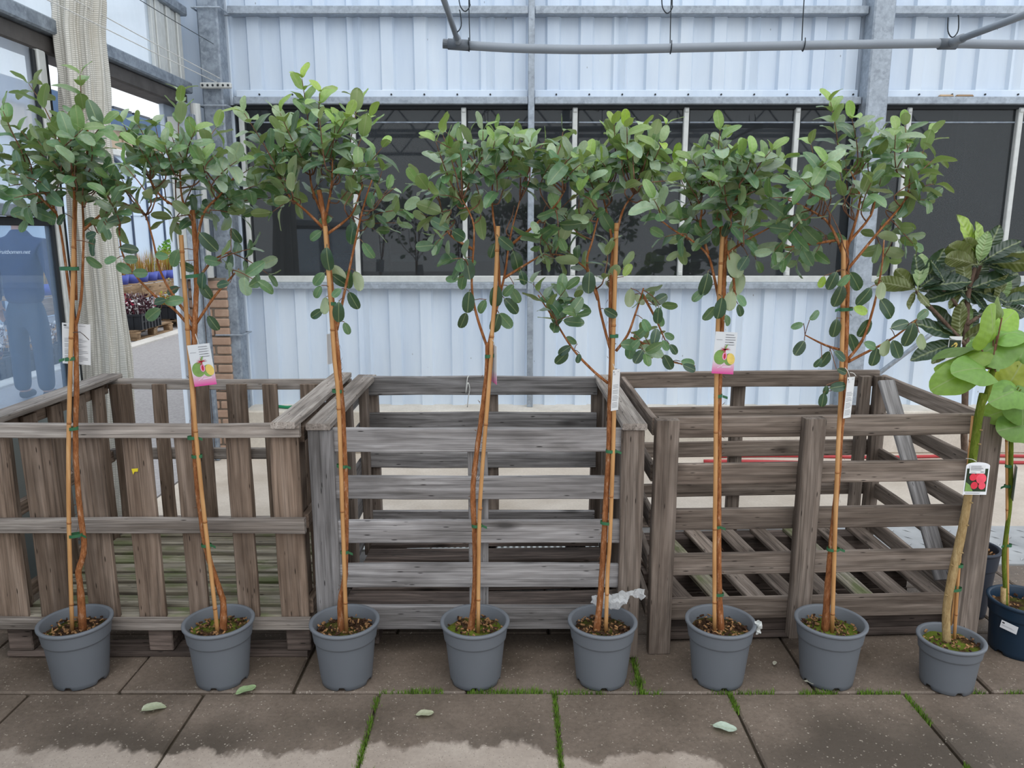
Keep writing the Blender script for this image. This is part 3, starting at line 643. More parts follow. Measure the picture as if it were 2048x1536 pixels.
def broad_mesh(seed, lob):
    r = random.Random(seed); mb = MB(); na, nr = 32, 5; ph = r.uniform(0, 6); c = (.30, 0, 0); mb.v.append((.30, 0, .02))
    for j in range(1, nr+1):
        for k in range(na):
            a = 2*math.pi*k/na; q = .5*(1+lob*math.cos(3*a)-.16*math.exp(-((abs(a-math.pi))/.35)**2)*1.6+.02*math.sin(7*a+ph))*(1+.22*math.cos(a)); f = j/nr
            mb.v.append((.30+q*f*math.cos(a)*1.0, q*f*math.sin(a)*.92, .02-.16*f*f*(1+.4*math.cos(2*a+ph))+.035*math.sin(4*a+ph)*f*f+.05*abs(math.sin(a))*f))
    for k in range(na): mb.f.append((0, 1+k, 1+(k+1) % na)); mb.m.append(0)
    for j in range(nr-1):
        for k in range(na): b = 1+j*na; mb.f.append((b+k, b+na+k, b+na+(k+1) % na, b+(k+1) % na)); mb.m.append(0)
    return mb.mesh('leaf', M['leaf_big'], True)
BIG = [broad_mesh(60, .10), broad_mesh(61, .17), broad_mesh(62, .04)]
def mixc(a, b, t): return tuple(a[i]*(1-t)+b[i]*t for i in range(3))
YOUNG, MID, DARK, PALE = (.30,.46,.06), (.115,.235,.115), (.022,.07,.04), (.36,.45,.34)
def place_leaf(parent, base, d, nrm, L, c, meshes=LEAF, wscale=1.0):
    d = d.normalized(); z = nrm-d*nrm.dot(d)
    if z.length < 1e-3: z = V((0, -1, .3))-d*V((0, -1, .3)).dot(d)
    z.normalize(); y = z.cross(d)
    Mx = Matrix((d*L, y*L*wscale, z*L)).transposed().to_4x4(); Mx.translation = base
    o = put('leaf', R.choice(meshes), parent, None, Mx); v = R.uniform(.8, 1.22)
    o.color = (c[0]*v, c[1]*v*R.uniform(.94, 1.06), c[2]*v, 1); return o
def px_leaf(parent, px, py, lpx, deg, depth, c, meshes=LEAF, face=None, wscale=1.0, mid=True, tilt=0):
    """leaf seen around a pixel: deg is the direction of its tip in the picture (90 = up)"""
    a = math.radians(deg); s = depth/F*1.02; d = V((math.cos(a), tilt, math.sin(a)))
    p = PY(px, py, depth); L = lpx*s
    nrm = V(face) if face else V((R.uniform(-.5, .5), -1, R.uniform(-.1, .6)))
    return place_leaf(parent, p-d.normalized()*L*.5 if mid else p, d, nrm, L, c, meshes, wscale)
def seg_pts(poly, n=10):
    out = []
    for a, b in zip(poly, poly[1:]):
        for k in range(n): out.append(a+(b-a)*(k/n))
    out.append(poly[-1]); return out
# ------------------------------------------------------------------ pots
def pot_mesh(name, mat, r, h, rb, notch=5):
    t = .006; cz = h*.72; rc_ = rb+(r*.91-rb)*.72
    prof = [(rb-.02, .006), (rb-.004, .0), (rb, .002), (rb+.0015, .017), (rb+.0022, .022), (rb+(rc_-rb)*.5, cz*.5), (rc_-.0005, cz-.004), (rc_, cz), (rc_+.0045, cz+.0015), (rc_+.0048, cz+.006), (r*.945, h-.016), (r*.945, h-.013), (r*.98, h-.012), (r, h-.008), (r, h-.002), (r-.003, h), (r-.011, h), (r-.014, h-.004), (rc_-.004, cz), (rb-.004, .012), (0.001, .012)]
    def fn(j, a, z):
        if j in (1, 2) and (a/(2*math.pi)*notch+.35) % 1 < .22: return .013
        return z
    mb = MB(); mb.lathe(prof, 72, fn=fn); return mb.mesh(name, mat, True)
POT = pot_mesh('pot', M['pot'], .121, .222, .088); POT_S = pot_mesh('pot', M['pot'], .109, .176, .083)
POT_N = pot_mesh('pot', M['pot_navy'], .124, .205, .098); POT_B = pot_mesh('pot', M['pot_black'], .102, .29, .07)
def soil(root, c, r, z, mat, nch=130, seed=1):
    rr = random.Random(seed); mb = MB(); n, m = 30, 7
    mb.v.append((c.x, c.y, z+.008))
    for j in range(1, m+1):
        for k in range(n):
            a = 2*math.pi*k/n; q = r*j/m; x, y = c.x+q*math.cos(a), c.y+q*math.sin(a)
            mb.v.append((x, y, z+.010*noise.noise(V((x*40, y*40, seed)))-.004*(j/m)))
    for k in range(n): mb.f.append((0, 1+k, 1+(k+1) % n)); mb.m.append(0)
    for j in range(m-1):
        for k in range(n): a = 1+j*n; mb.f.append((a+k, a+n+k, a+n+(k+1) % n, a+(k+1) % n)); mb.m.append(0)
    build(mb, 'soil', mat, root, True)
    mb = MB()
    for i in range(nch):
        a, q = rr.uniform(0, 6.28), r*.94*math.sqrt(rr.random()); p = V((c.x+q*math.cos(a), c.y+q*math.sin(a), z+.006+rr.uniform(-.002, .006)))
        u = V((rr.uniform(-1, 1), rr.uniform(-1, 1), rr.uniform(-.5, .5))).normalized(); w = u.cross(V((rr.uniform(-1,1), rr.uniform(-1,1), 1))).normalized(); L, B_ = rr.uniform(.003, .008), rr.uniform(.0016, .004)
        h = u.cross(w)*B_*.7; mi = 0 if rr.random() < .5 else 1
        q4 = [p-u*L-w*B_, p+u*L-w*B_*.5, p+u*L+w*B_, p-u*L+w*B_*.7]
        mb.face([x+h for x in q4], mi); mb.face([x-h for x in q4][::-1], mi)
        for e in range(4): mb.face([q4[e]-h, q4[(e+1) % 4]-h, q4[(e+1) % 4]+h, q4[e]+h], mi)
    o = build(mb, 'bark_chips', [M['chip'], M['chip_dark']], root); o['kind'] = 'stuff'
def bamboo_stake(root, pts, r=.0070):
    mb = MB(); mb.tube(pts, r, 10, sm=3); st = build(mb, 'bamboo_stake', M['bamboo'], root, True)
    L = sum((b-a).length for a, b in zip(pts, pts[1:])); s = R.uniform(.08, .16)
    while s < L-.02:
        q = s
        for a, b in zip(pts, pts[1:]):
            l = (b-a).length
            if q <= l:
                p = a+(b-a)*(q/l); t = (b-a).normalized(); mb = MB(); mb.tube([p-t*.004, p, p+t*.004], [r*1.03, r*1.13, r*1.03], 10); build(mb, 'node', M['bamboo_node'], st, True); break
            q -= l
        s += R.uniform(.22, .36)
    return st
def tie(root, p, w, tail=0):
    """green band round the trunk and the stake"""
    mb = MB(); n = 20; h = .0055; a0 = R.uniform(-.15, .15)
    ring = [V((math.cos(2*math.pi*k/n)*w, math.sin(2*math.pi*k/n)*w*.62-.001, math.cos(2*math.pi*k/n)*w*a0)) for k in range(n)]
    for k in range(n):
        a, b = p+ring[k], p+ring[(k+1) % n]; mb.face([a-UZ*h, b-UZ*h, b+UZ*h, a+UZ*h])
    if tail:
        a = p+V((tail*w, -.004, 0)); b = a+V((tail*.016, -.004, -.004)); mb.face([a-UZ*h*.8, b-UZ*h, b+UZ*h*.6, a+UZ*h*.8])
    build(mb, 'tie', M['tie'], root, True)
# ------------------------------------------------------------------ tags and their print
def gradient_card(name, top, bot, z0, z1):
    t = NT(name); s = t.new('ShaderNodeSeparateXYZ'); t.l(t.coord('Object', (1,1,1), False), s.inputs[0])
    m = t.new('ShaderNodeMapRange'); t.l(s.outputs[2], m.inputs[0]); m.inputs[1].default_value = z0; m.inputs[2].default_value = z1
    return t.done(t.ramp(m.outputs[0], [(0, bot), (.45, mixc(bot, top, .45)+(1,)), (1, top)]), .4)
M['card_pink'] = gradient_card('pink_fading_card', lin(214,218,222), lin(212,72,150), -.066, -.02)
M['fruit_green'] = plain('printed_green_fruit', lin(122,158,84), .5, 0, .2, 30); M['fruit_cut'] = plain('printed_cut_fruit', lin(222,196,104), .5, 0, .12, 40)
M['flower_red'] = plain('printed_red_flower', lin(182,40,52), .5, 0, .2, 60); M['petal'] = plain('printed_pink_petal', lin(228,150,190), .5, 0, .15, 40); M['cherry'] = plain('printed_red_berry', lin(222,56,76), .5, 0, .12, 40); M['cherry2'] = plain('printed_pink_berry', lin(240,84,104), .5, 0, .12, 40); M['dark_green_print'] = plain('printed_dark_leaves', lin(40,56,36), .6, 0, .4, 30)
def card(root, name, p, w, h, yaw, lean, mat, arch=0):
    """thin card centred at p; local x right, z up, front face -y"""
    mb = MB(); th = .0006; o = [(-w/2, -h/2), (w/2, -h/2)]
    if arch:
        o += [(w/2, h/2-arch)]; o += [(w/2*math.cos(a), h/2-arch+arch*math.sin(a)) for a in [math.pi*k/10 for k in range(1, 10)]]; o += [(-w/2, h/2-arch)]
    else: o += [(w/2, h/2), (-w/2, h/2)]
    n = len(o); mb.v = [(x, -th, z) for x, z in o]+[(x, th, z) for x, z in o]
    mb.f.append(tuple(range(n))); mb.f.append(tuple(range(n, 2*n))[::-1])
    for k in range(n): mb.f.append((k, n+k, n+(k+1) % n, (k+1) % n))
    mb.m = [0]*len(mb.f)
    Mx = Matrix.Translation(p) @ Matrix.Rotation(yaw, 4, 'Z') @ Matrix.Rotation(lean, 4, 'Y')
    o_ = put(name, mb.mesh(name, mat), root, None, Mx)
    def pr(nm, polys, m, lift=.0012):
        mb2 = MB()
        for pl in polys: mb2.face([(x, -lift, z) for x, z in pl])
        q = bpy.data.objects.new(nm, mb2.mesh(nm, m)); col.objects.link(q); q.parent = o_; return q
    return o_, pr
def ell(cx, cz, rx, rz, n=20, a=0): return [(cx+rx*math.cos(2*math.pi*k/n)*math.cos(a)-rz*math.sin(2*math.pi*k/n)*math.sin(a), cz+rx*math.cos(2*math.pi*k/n)*math.sin(a)+rz*math.sin(2*math.pi*k/n)*math.cos(a)) for k in range(n)]
def lines(x0, x1, z, h, n, rg=None): return [[(x0, z-i*h*1.9), (x1-R.uniform(0, .35)*(x1-x0), z-i*h*1.9), (x1-R.uniform(0, .0)*(x1-x0)-.2*(x1-x0)*((i*7) % 3 == 0), z-i*h*1.9+h*.55), (x0, z-i*h*1.9+h*.55)] for i in range(n)]
def fruit_card(root, p, yaw, lean):
    c, pr = card(root, 'picture_tag', p, .070, .136, yaw, lean, M['card_pink']); c['label'] = 'white and pink card printed with a cut green fruit and red flower'
    pr('printed_text', lines(-.002, .031, .058, .0042, 5), M['ink']); pr('printed_text', lines(-.03, -.006, .042, .002, 1)+lines(.012, .027, .034, .003, 1), M['ink'])
    pr('printed_fruit', [ell(-.013, -.014, .020, .024)], M['fruit_green'], .0010); pr('printed_fruit', [ell(.017, -.020, .017, .020)], M['fruit_green'], .0009)
    pr('printed_cut_face', [ell(.022, -.018, .0125, .0185, 20, .25)], M['fruit_cut'], .0014)
    pr('printed_petal', [ell(.001, -.010, .0075, .0125)], M['petal'], .0018); pr('printed_petal', [ell(.001, -.010, .0035, .009)], M['flower_red'], .0022)
    pr('printed_flower', [[(.001-.002*math.sin(a), .012-.002*math.cos(a)), (.001+.019*math.cos(a), .010+.016*math.sin(a)), (.001+.002*math.sin(a), .012+.002*math.cos(a))] for a in [.1+k*.42 for k in range(12)]], M['flower_red'], .0024)
    pr('printed_leaf', [[(-.001, .014), (.003, .014), (.009, .030), (.001, .024)]], M['fruit_green'], .0026)
    sw = [[(-.018, -.049), (-.008, -.0435), (-.008, -.0425), (-.019, -.048)], [(-.008, -.043), (-.004, -.036), (-.003, -.036), (-.0065, -.043)], [(-.004, -.047), (.024, -.045), (.024, -.043), (-.004, -.045)]]
    pr('printed_script', sw, M['white_print'], .0014)
def text_card(root, p, yaw, lean, w=.078, h=.136, name='leaflet'):
    c, pr = card(root, name, p, w, h, yaw, lean, M['paper']); c['label'] = 'white leaflet with rows of small print'
    z = h*.12
    for n in (3, 3, 4, 4):
        pr('printed_text', lines(-w*.42, w*.42, z, .0026, n), M['ink']); z -= n*.0026*1.9+.003
    pr('printed_text', lines(-w*.42, -w*.1, h*.40, .002, 2)+lines(w*.1, w*.4, h*.44, .002, 1), M['ink']); pr('printed_logo', [[(-w*.44, h*.43), (-w*.34, h*.43), (-w*.34, h*.46), (-w*.44, h*.46)]], M['ink_dark'])
    return c
def loop(root, a, b):
    mb = MB(); mb.tube([a, (a+b)/2+V((0, -.004, .004)), b], .0011, 5, sm=3); build(mb, 'tag_string', M['string'], root)
# ------------------------------------------------------------------ the feijoa trees
TD = 2.475
def tree(px_pot, label, stake, trunk, branches, shoots, singles, ties, fills, seed, young=1.0):
    global R
    R = random.Random(seed)
    base = PZ(px_pot, 1330, 0); zc = CP*TD+SP*1.33; x = (px_pot-1024)/F*zc; c = V((x, TD, 0))
    root = thing('potted_tree', c, label, 'potted tree', 'feijoa trees in grey pots')
    put('pot', POT, root, c)
    soil(root, c, .106, .180, M['soil_moss'] if seed % 3 == 1 else M['soil'], 150, seed)
    def Q(p, d=0): return PY(p[0], p[1], TD+d)
    def zz(pts, d0, d1): return [Q(p, d0+(d1-d0)*i/max(1, len(pts)-1)) for i, p in enumerate(pts)]
    st = zz(stake, -.012, 0); st[0].z = min(st[0].z, .17); bamboo_stake(root, st)
    tr = zz(trunk, .006, .012); tr[0].z = min(tr[0].z, .17)
    mb = MB(); n = len(tr); mb.tube(tr, [.0145]+[.0108-.0038*i/n for i in range(1, n)], 10, sm=5, jit=.10); build(mb, 'trunk', M['bark'], root, True)
    # peeling strips of bark
    mb = MB()
    for i in range(26):
        k = R.randrange(1, max(2, n-2)); t = R.random(); p = tr[k]*(1-t)+tr[k+1]*t if k+1 < n else tr[k]
        s = R.choice((-1, 1)); q = p+V((s*.011, -.004, 0)); e = q+V((s*R.uniform(.003, .010), R.uniform(-.006, .002), R.uniform(-.022, .018)))
        mb.face([q, q+V((0, 0, .004)), e]); mb.face([q, e, q+V((0, 0, .004))])
    o = build(mb, 'peeling_bark', M['twig'], root); o['kind'] = 'stuff'
    nodes = seg_pts(tr[n//2:], 4)
    for bi, b in enumerate(branches):
        dd = R.uniform(-.06, .10); pts = zz(b, .012, dd); m = len(pts); nodes += seg_pts(pts, 5)
        mb = MB(); mb.tube(pts, [.0050-.0030*i/max(1, m-1) for i in range(m)], 7, sm=4, jit=.06); build(mb, 'branch', M['bark'], root, True)
    count = 0; sh = list(shoots)
    for (x0, y0, rx, ry, num) in fills:
        for _ in range((num*3+2)//4):
            a, q = R.uniform(0, 6.28), math.sqrt(R.random()); bx, by = x0+rx*q*math.cos(a), y0+ry*q*math.sin(a)
            sh.append((bx, by, bx+R.uniform(-32, 32)+(bx-x0)*.25, by-R.uniform(22, 55)))
    ytop = min(s[3] for s in shoots)
    for s in sh:
        bx, by, tx, ty = s[:4]; near = min(nodes, key=lambda p: (p-PY(bx, by+14, p.y)).length)
        db = near.y-TD+R.uniform(-.09, .09); dt = db+R.uniform(-.11, .09)
        db = max(-.22, min(.2, db)); dt = max(-.26, min(.24, dt))
        b_, t_ = Q((bx, by), db), Q((tx, ty), dt); ax = (t_-b_); L = ax.length; ax.normalize()
        mb = MB(); mb.tube([near, near*.35+b_*.65-UZ*.008, b_, b_*.5+t_*.5+V((R.uniform(-.006, .006), 0, .004)), t_], [.0026, .0023, .0021, .0017, .0010], 5, sm=2); build(mb, 'twig', M['twig'], root, True)
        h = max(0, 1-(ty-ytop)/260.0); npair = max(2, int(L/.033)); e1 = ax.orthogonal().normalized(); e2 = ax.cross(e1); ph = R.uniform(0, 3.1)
        for k in range(npair+1):
            f = k/npair; p = b_+ax*L*f
            for sd in (0, 1):
                if count >= 297-len(singles): break
                if R.random() < .10 and f < .8: continue
                a = ph+k*1.57+sd*math.pi+R.uniform(-.25, .25); out = e1*math.cos(a)+e2*math.sin(a)
                lift = .5+.85*f*f+R.uniform(-.2, .3); d = out+ax*lift+UZ*R.uniform(-.1, .38); nr = ax*1.0+UZ*.7-out*.35+V((0, -.45, 0))
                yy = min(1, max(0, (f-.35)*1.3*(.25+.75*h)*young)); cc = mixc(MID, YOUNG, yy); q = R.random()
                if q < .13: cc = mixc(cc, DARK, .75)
                elif q < .40: cc = mixc(cc, PALE, .6)  # sky highlights on the foliage, painted as a paler colour on some leaves
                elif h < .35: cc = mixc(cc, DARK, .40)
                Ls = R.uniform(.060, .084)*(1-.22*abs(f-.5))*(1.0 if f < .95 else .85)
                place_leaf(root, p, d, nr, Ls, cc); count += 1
    for s in singles:
        if count >= 299: break
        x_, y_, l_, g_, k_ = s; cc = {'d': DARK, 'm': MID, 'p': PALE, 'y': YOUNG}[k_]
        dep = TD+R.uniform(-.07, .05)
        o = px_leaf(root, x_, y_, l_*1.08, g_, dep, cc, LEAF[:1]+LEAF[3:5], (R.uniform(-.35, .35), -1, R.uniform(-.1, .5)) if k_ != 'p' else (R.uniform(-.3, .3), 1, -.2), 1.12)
        a = math.radians(g_); bp = PY(x_-math.cos(a)*l_*.5, y_+math.sin(a)*l_*.5, dep); near = min(nodes, key=lambda p: (p-bp).length)
        if (near-bp).length > .008: mb = MB(); mb.tube([near, bp*.5+near*.5+UZ*.003, bp], .0013, 5); build(mb, 'twig', M['twig'], root)
        count += 1
    for (x_, y_, w_, tl) in ties: tie(root, PY(x_, y_, TD-.001), w_, tl)
    return root
def TX(px, py, d=-.02): return PY(px, py, TD+d)
t1 = tree(150, 'feijoa tree in a grey pot beside the curtain, with a white leaflet of small print', 
 [(140,1230),(138,1060),(137,900),(141,720),(146,560),(150,400)],
 [(163,1235),(160,1170),(157,1142),(166,1112),(168,1080),(161,1030),(154,950),(151,880),(153,780),(152,700),(150,640)],
 [[(150,650),(141,600),(130,520),(121,460),(112,425),(92,390),(66,362)],[(152,650),(162,600),(166,520),(167,450),(165,390),(172,320),(176,260)],[(152,600),(150,480),(148,380),(140,320),(118,280)],[(168,460),(195,435),(215,418),(240,385)],[(112,425),(80,395),(50,370)]],
 [(176,310,160,150),(117,275,58,168),(42,300,6,222),(100,330,42,262),(88,350,8,306),(85,365,16,346),(100,385,28,396),(108,400,56,414),(122,340,76,282),(135,335,108,268),(142,330,132,252),(152,350,150,276),(160,360,198,300),(165,380,160,338),(172,380,214,346),(172,405,238,340),(215,418,240,392),(150,385,120,336),(62,340,12,330),(122,300,166,258),(62,330,30,276),(176,300,205,250),(80,400,52,436),(60,370,20,372)],
 [(182,470,26,200,'d'),(205,452,34,60,'m'),(184,486,26,240,'d'),(184,500,24,250,'d'),(123,438,26,230,'d'),(103,434,30,255,'m'),(185,524,32,-40,'m'),(178,445,26,30,'d'),(215,465,26,280,'m'),(228,440,30,20,'d')],
 [(139,537,.030,0),(140,718,.016,-1),(146,857,.018,0),(150,1070,.026,1)], [(110,345,80,48,10),(170,350,60,50,4)], 11, .55)
text_card(t1, TX(153, 688, .035), .1, .09, .088, .135)
mb = MB(); mb.tube([TX(146,665), TX(160,664,-.03), TX(168,670,-.035), TX(178,680,-.03)], .0012, 5); build(mb, 'dry_twig', M['wood_rot'], t1)
t2 = tree(437, 'feijoa tree in a grey pot before the brown slatted crate, with a pink fruit tag',
 [(433,1240),(426,1180),(405,1000),(391,860),(378,700),(368,560),(362,470)],
 [(444,1238),(447,1208),(440,1182),(419,1120),(406,1060),(394,960),(389,880),(386,780),(388,700),(391,620),(393,560),(390,480),(385,420)],
 [[(386,662),(350,620),(310,592),(272,552),(247,512),(240,480),(238,445)],[(388,645),(347,592),(320,540),(306,480),(292,430)],[(392,648),(430,592),(465,552),(478,538)],[(394,562),(425,522),(462,502)],[(392,520),(405,432),(440,390),(472,350)],[(390,450),(365,400),(360,340)],[(390,430),(330,400),(300,360)]],
 [(360,330,361,188),(286,330,246,246),(300,305,276,250),(332,330,312,256),(402,310,432,256),(410,335,446,300),(422,372,474,322),(442,382,508,332),(442,402,524,366),(452,412,545,394),(422,420,482,432),(432,402,462,398),(462,505,536,548),(442,516,500,498),(466,540,512,562),(290,430,240,352),(282,420,220,400),(240,445,214,392),(302,400,250,332),(312,390,290,332),(332,400,320,332),(352,400,350,332),(372,400,396,342),(382,430,330,440),(386,440,402,420),(400,360,430,330),(370,330,390,262),(345,340,330,290),(238,450,215,452)],
 [(255,497,34,-5,'d'),(222,520,26,195,'m'),(260,519,28,0,'m'),(249,538,32,150,'m'),(279,546,30,0,'m'),(350,515,38,240,'m'),(425,522,36,170,'m'),(414,482,46,-50,'d'),(404,560,36,255,'d'),(346,580,30,200,'d'),(410,580,36,-60,'d'),(345,602,36,10,'m'),(306,628,40,215,'m'),(320,602,28,190,'d'),(425,645,34,-60,'d'),(325,512,26,175,'m'),(372,533,30,-30,'d'),(446,568,28,190,'d'),(470,470,32,-60,'d')],
 [(388,552,.026,0),(386,724,.016,0),(386,875,.018,1),(394,912,.018,0),(413,1090,.018,1)], [(350,360,105,50,9),(300,390,70,50,3),(350,440,100,40,4)], 13, .75)
fruit_card(t2, TX(404, 730, -.02), .12, -.10); loop(t2, TX(391,668), TX(398,690,-.02))
t3 = tree(689, 'feijoa tree in a grey pot where the brown and silver-grey crates meet, tall bright crown',
 [(692,1245),(684,1000),(677,800),(669,720),(661,600),(655,520),(650,452)],
 [(683,1250),(681,1202),(690,1150),(691,1000),(686,850),(679,760),(673,690),(665,610),(659,540),(652,470),(645,420),(638,380)],
 [[(674,660),(690,580),(705,510),(718,450),(730,402),(744,360)],[(652,470),(690,442),(708,420),(725,370)],[(647,456),(612,422),(580,394),(560,360)],[(646,430),(625,380),(618,330)],[(650,440),(662,380),(665,320)]],
 [(622,300,604,158),(640,300,640,186),(612,330,560,226),(560,350,488,226),(572,380,520,306),(582,400,545,424),(642,340,692,236),(692,330,716,206),(702,340,740,236),(722,350,764,296),(742,400,764,342),(746,430,806,420),(736,450,792,446),(742,420,775,380),(600,320,560,262),(660,320,670,250),(590,360,540,340),(660,380,700,330),(680,400,730,340),(600,400,560,390),(650,330,640,240),(625,340,590,290),(700,430,750,460)],
 [(654,516,46,270,'d'),(696,557,38,260,'d'),(677,560,36,-40,'d'),(703,464,44,250,'d'),(632,470,30,215,'m'),(636,583,28,240,'m'),(634,627,30,215,'d'),(677,623,42,265,'d'),(706,600,38,-65,'d'),(674,585,24,220,'m'),(638,557,34,225,'m'),(716,560,40,-70,'p'),(675,545,40,-50,'p'),(650,610,34,260,'p'),(735,500,36,-60,'m'),(652,440,28,200,'m'),(693,656,26,-70,'m')],
 [(664,607,.014,0),(674,782,.016,0),(683,932,.016,1),(689,1104,.014,1)], [(640,330,95,62,10),(650,390,90,36,6),(670,430,100,30,4)], 17, 1.25)
c_, pr_ = card(t3, 'leaflet', TX(659, 698, .03), .030, .10, 1.25, .03, M['paper'])
t4 = tree(950, 'feijoa tree in a grey pot before the silver-grey crate, forking low into two spreading stems',
 [(956,1248),(958,1072),(962,974),(974,818),(982,720),(983,682),(991,571),(996,452)],
 [(940,1255),(948,1205),(951,1110),(946,1000),(949,940),(961,850),(972,760),(975,710),(975,685)],
 [[(973,690),(956,640),(945,590),(944,540),(948,480),(945,440),(924,398)],[(977,690),(988,640),(1000,590),(1011,540),(1018,490),(1026,450),(1040,400)],[(1008,556),(1050,530),(1086,508)],[(1022,490),(1070,450),(1110,412),(1130,380)],[(1000,590),(995,500),(985,420),(985,360)],[(948,500),(900,470),(890,440)]],
 [(895,350,872,284),(912,350,886,270),(925,360,900,306),(962,330,966,262),(956,340,940,266),(986,330,990,282),(1020,330,1030,276),(1010,345,1010,292),(1062,322,1060,286),(1058,330,1090,282),(1112,322,1126,264),(1122,340,1152,308),(1132,360,1162,328),(902,420,854,438),(910,440,870,468),(902,460,870,490),(932,520,905,518),(1088,505,1112,478),(1088,508,1122,524),(1112,420,1118,474),(940,380,905,350),(1040,380,1060,330),(1080,380,1100,330),(960,400,940,340),(1000,400,1020,350),(920,400,880,390),(1100,420,1140,430),(1092,440,1080,490)],
 [(992,591,46,268,'d'),(937,603,44,265,'d'),(1022,610,40,-45,'d'),(992,645,40,255,'d'),(1033,521,44,-70,'d'),(1046,554,30,-70,'d'),(927,640,34,250,'d'),(965,612,30,240,'m'),(936,536,42,-80,'d'),(1030,590,34,-60,'m'),(940,528,24,20,'m'),(925,560,36,250,'m'),(1018,580,30,230,'m'),(1010,640,38,-50,'m'),(985,500,30,250,'d'),(1010,485,36,-40,'d'),(905,558,26,190,'m')],
 [(979,712,.015,0),(954,1051,.018,1)], [(1000,340,110,46,10),(930,380,60,50,5),(1090,350,60,50,4),(960,450,80,40,4),(1100,440,40,40,3)], 19, .7)
c_, pr_ = card(t4, 'picture_tag', TX(988, 728, .0), .064, .125, -1.28, .02, M['card_pink']); loop(t4, TX(985, 680), TX(990, 692, .0))
t5 = tree(1205, 'feijoa tree in a grey pot with crumpled plastic, low side branches drooping both ways',
 [(1212,1255),(1215,1150),(1220,1072),(1228,837),(1225,737),(1229,597),(1233,446)],
 [(1193,1255),(1200,1200),(1207,1100),(1212,1000),(1218,900),(1220,800),(1223,720),(1222,620),(1224,540),(1230,480)],
 [[(1216,766),(1190,745),(1160,715),(1140,690),(1115,650),(1096,620),(1076,590)],[(1220,697),(1210,660),(1200,620),(1195,590),(1185,560),(1172,538),(1140,515),(1100,508)],[(1232,702),(1255,670),(1270,630),(1281,596),(1287,576)],[(1196,600),(1174,530),(1185,480),(1200,420)],[(1228,500),(1215,432),(1205,390)],[(1230,480),(1246,420),(1268,388)],[(1262,676),(1292,690),(1332,720),(1390,732)],[(1286,590),(1310,635),(1330,680)]],
 [(1245,340,1246,254),(1232,350,1228,250),(1262,340,1284,260),(1282,340,1332,250),(1292,350,1322,288),(1300,360,1346,320),(1282,372,1332,362),(1212,340,1195,308),(1202,380,1180,320),(1192,390,1165,340),(1182,400,1160,388),(1202,420,1180,442),(1282,400,1312,412),(1172,538,1124,490),(1102,508,1078,472),(1112,504,1132,470),(1207,560,1216,488),(1216,562,1246,536),(1112,640,1066,568),(1118,632,1150,596),(1100,620,1130,580),(1110,645,1150,630),(1265,680,1290,704),(1300,690,1290,670),(1268,350,1270,290),(1225,380,1210,350),(1286,580,1320,610),(1250,380,1300,340)],
 [(1125,715,36,230,'d'),(1144,682,24,150,'m'),(1130,700,30,215,'d'),(1157,716,20,260,'d'),(1178,563,44,268,'d'),(1260,594,36,265,'p'),(1220,625,30,-30,'d'),(1278,598,26,-50,'p'),(1318,600,36,30,'d'),(1316,630,34,265,'d'),(1310,676,34,80,'d'),(1292,650,30,-60,'m'),(1335,723,34,-60,'d'),(1347,698,26,-50,'d'),(1338,672,24,-30,'m'),(1375,725,30,-10,'m'),(1378,735,30,-20,'d'),(1278,712,32,240,'d'),(1270,690,30,230,'m'),(1120,476,40,45,'m'),(1254,541,28,60,'y'),(1330,690,24,-60,'m'),(1320,640,26,-70,'m')],
 [(1228,672,.014,0),(1222,902,.018,1),(1212,1045,.020,0)], [(1245,330,75,42,9),(1200,370,50,45,4),(1190,440,60,50,4)], 23, 1.35)
c_ = text_card(t5, TX(1231, 780, -.03), .75, .04, .036, .135); loop(t5, TX(1226, 728), TX(1231, 746, -.03))
t6 = tree(1441, 'feijoa tree in a grey pot with a fruit tag facing forward, before the brown-grey crate',
 [(1431,1235),(1429,1100),(1431,950),(1432,800),(1434,700),(1438,600),(1443,500),(1447,452)],
 [(1443,1245),(1439,1200),(1437,1100),(1437,900),(1438,780),(1443,660),(1446,600),(1448,540),(1451,480)],
 [[(1438,600),(1426,545),(1415,510),(1385,482),(1350,462),(1308,430)],[(1416,508),(1401,452),(1403,420),(1390,388)],[(1447,500),(1462,430),(1476,390),(1500,350)],[(1450,510),(1490,482),(1540,455)],[(1446,500),(1435,420),(1425,370)],[(1470,600),(1466,550),(1455,500)]],
 [(1440,340,1440,262),(1452,400,1446,300),(1422,360,1404,302),(1426,380,1420,326),(1396,400,1370,356),(1392,430,1352,330),(1452,370,1466,300),(1472,370,1482,308),(1478,370,1504,310),(1502,360,1542,302),(1512,352,1562,320),(1492,390,1532,380),(1472,410,1512,422),(1462,430,1492,462),(1392,440,1360,440),(1372,468,1330,474),(1372,472,1360,502),(1322,436,1308,400),(1432,440,1442,402),(1440,450,1410,472),(1502,480,1512,520),(1410,420,1380,390),(1480,420,1540,420),(1440,370,1470,340)],
 [(1460,500,44,265,'p'),(1470,528,52,-75,'p'),(1476,567,48,250,'p'),(1461,600,40,265,'p'),(1412,567,46,262,'d'),(1441,615,44,265,'d'),(1420,626,34,235,'m'),(1480,620,26,-70,'d'),(1444,568,30,265,'m'),(1472,535,40,250,'d'),(1488,525,32,240,'d'),(1397,590,30,225,'m'),(1482,600,28,-50,'m'),(1455,455,34,260,'d'),(1412,478,28,220,'d'),(1455,640,24,-70,'m')],
 [(1442,668,.012,0),(1436,792,.014,1),(1433,1054,.013,1),(1437,1188,.018,0)], [(1440,350,85,48,9),(1460,410,70,40,4),(1440,470,70,35,5)], 29, .75)
fruit_card(t6, TX(1449, 706, -.03), .0, .05); loop(t6, TX(1448, 640), TX(1452, 662, -.03))
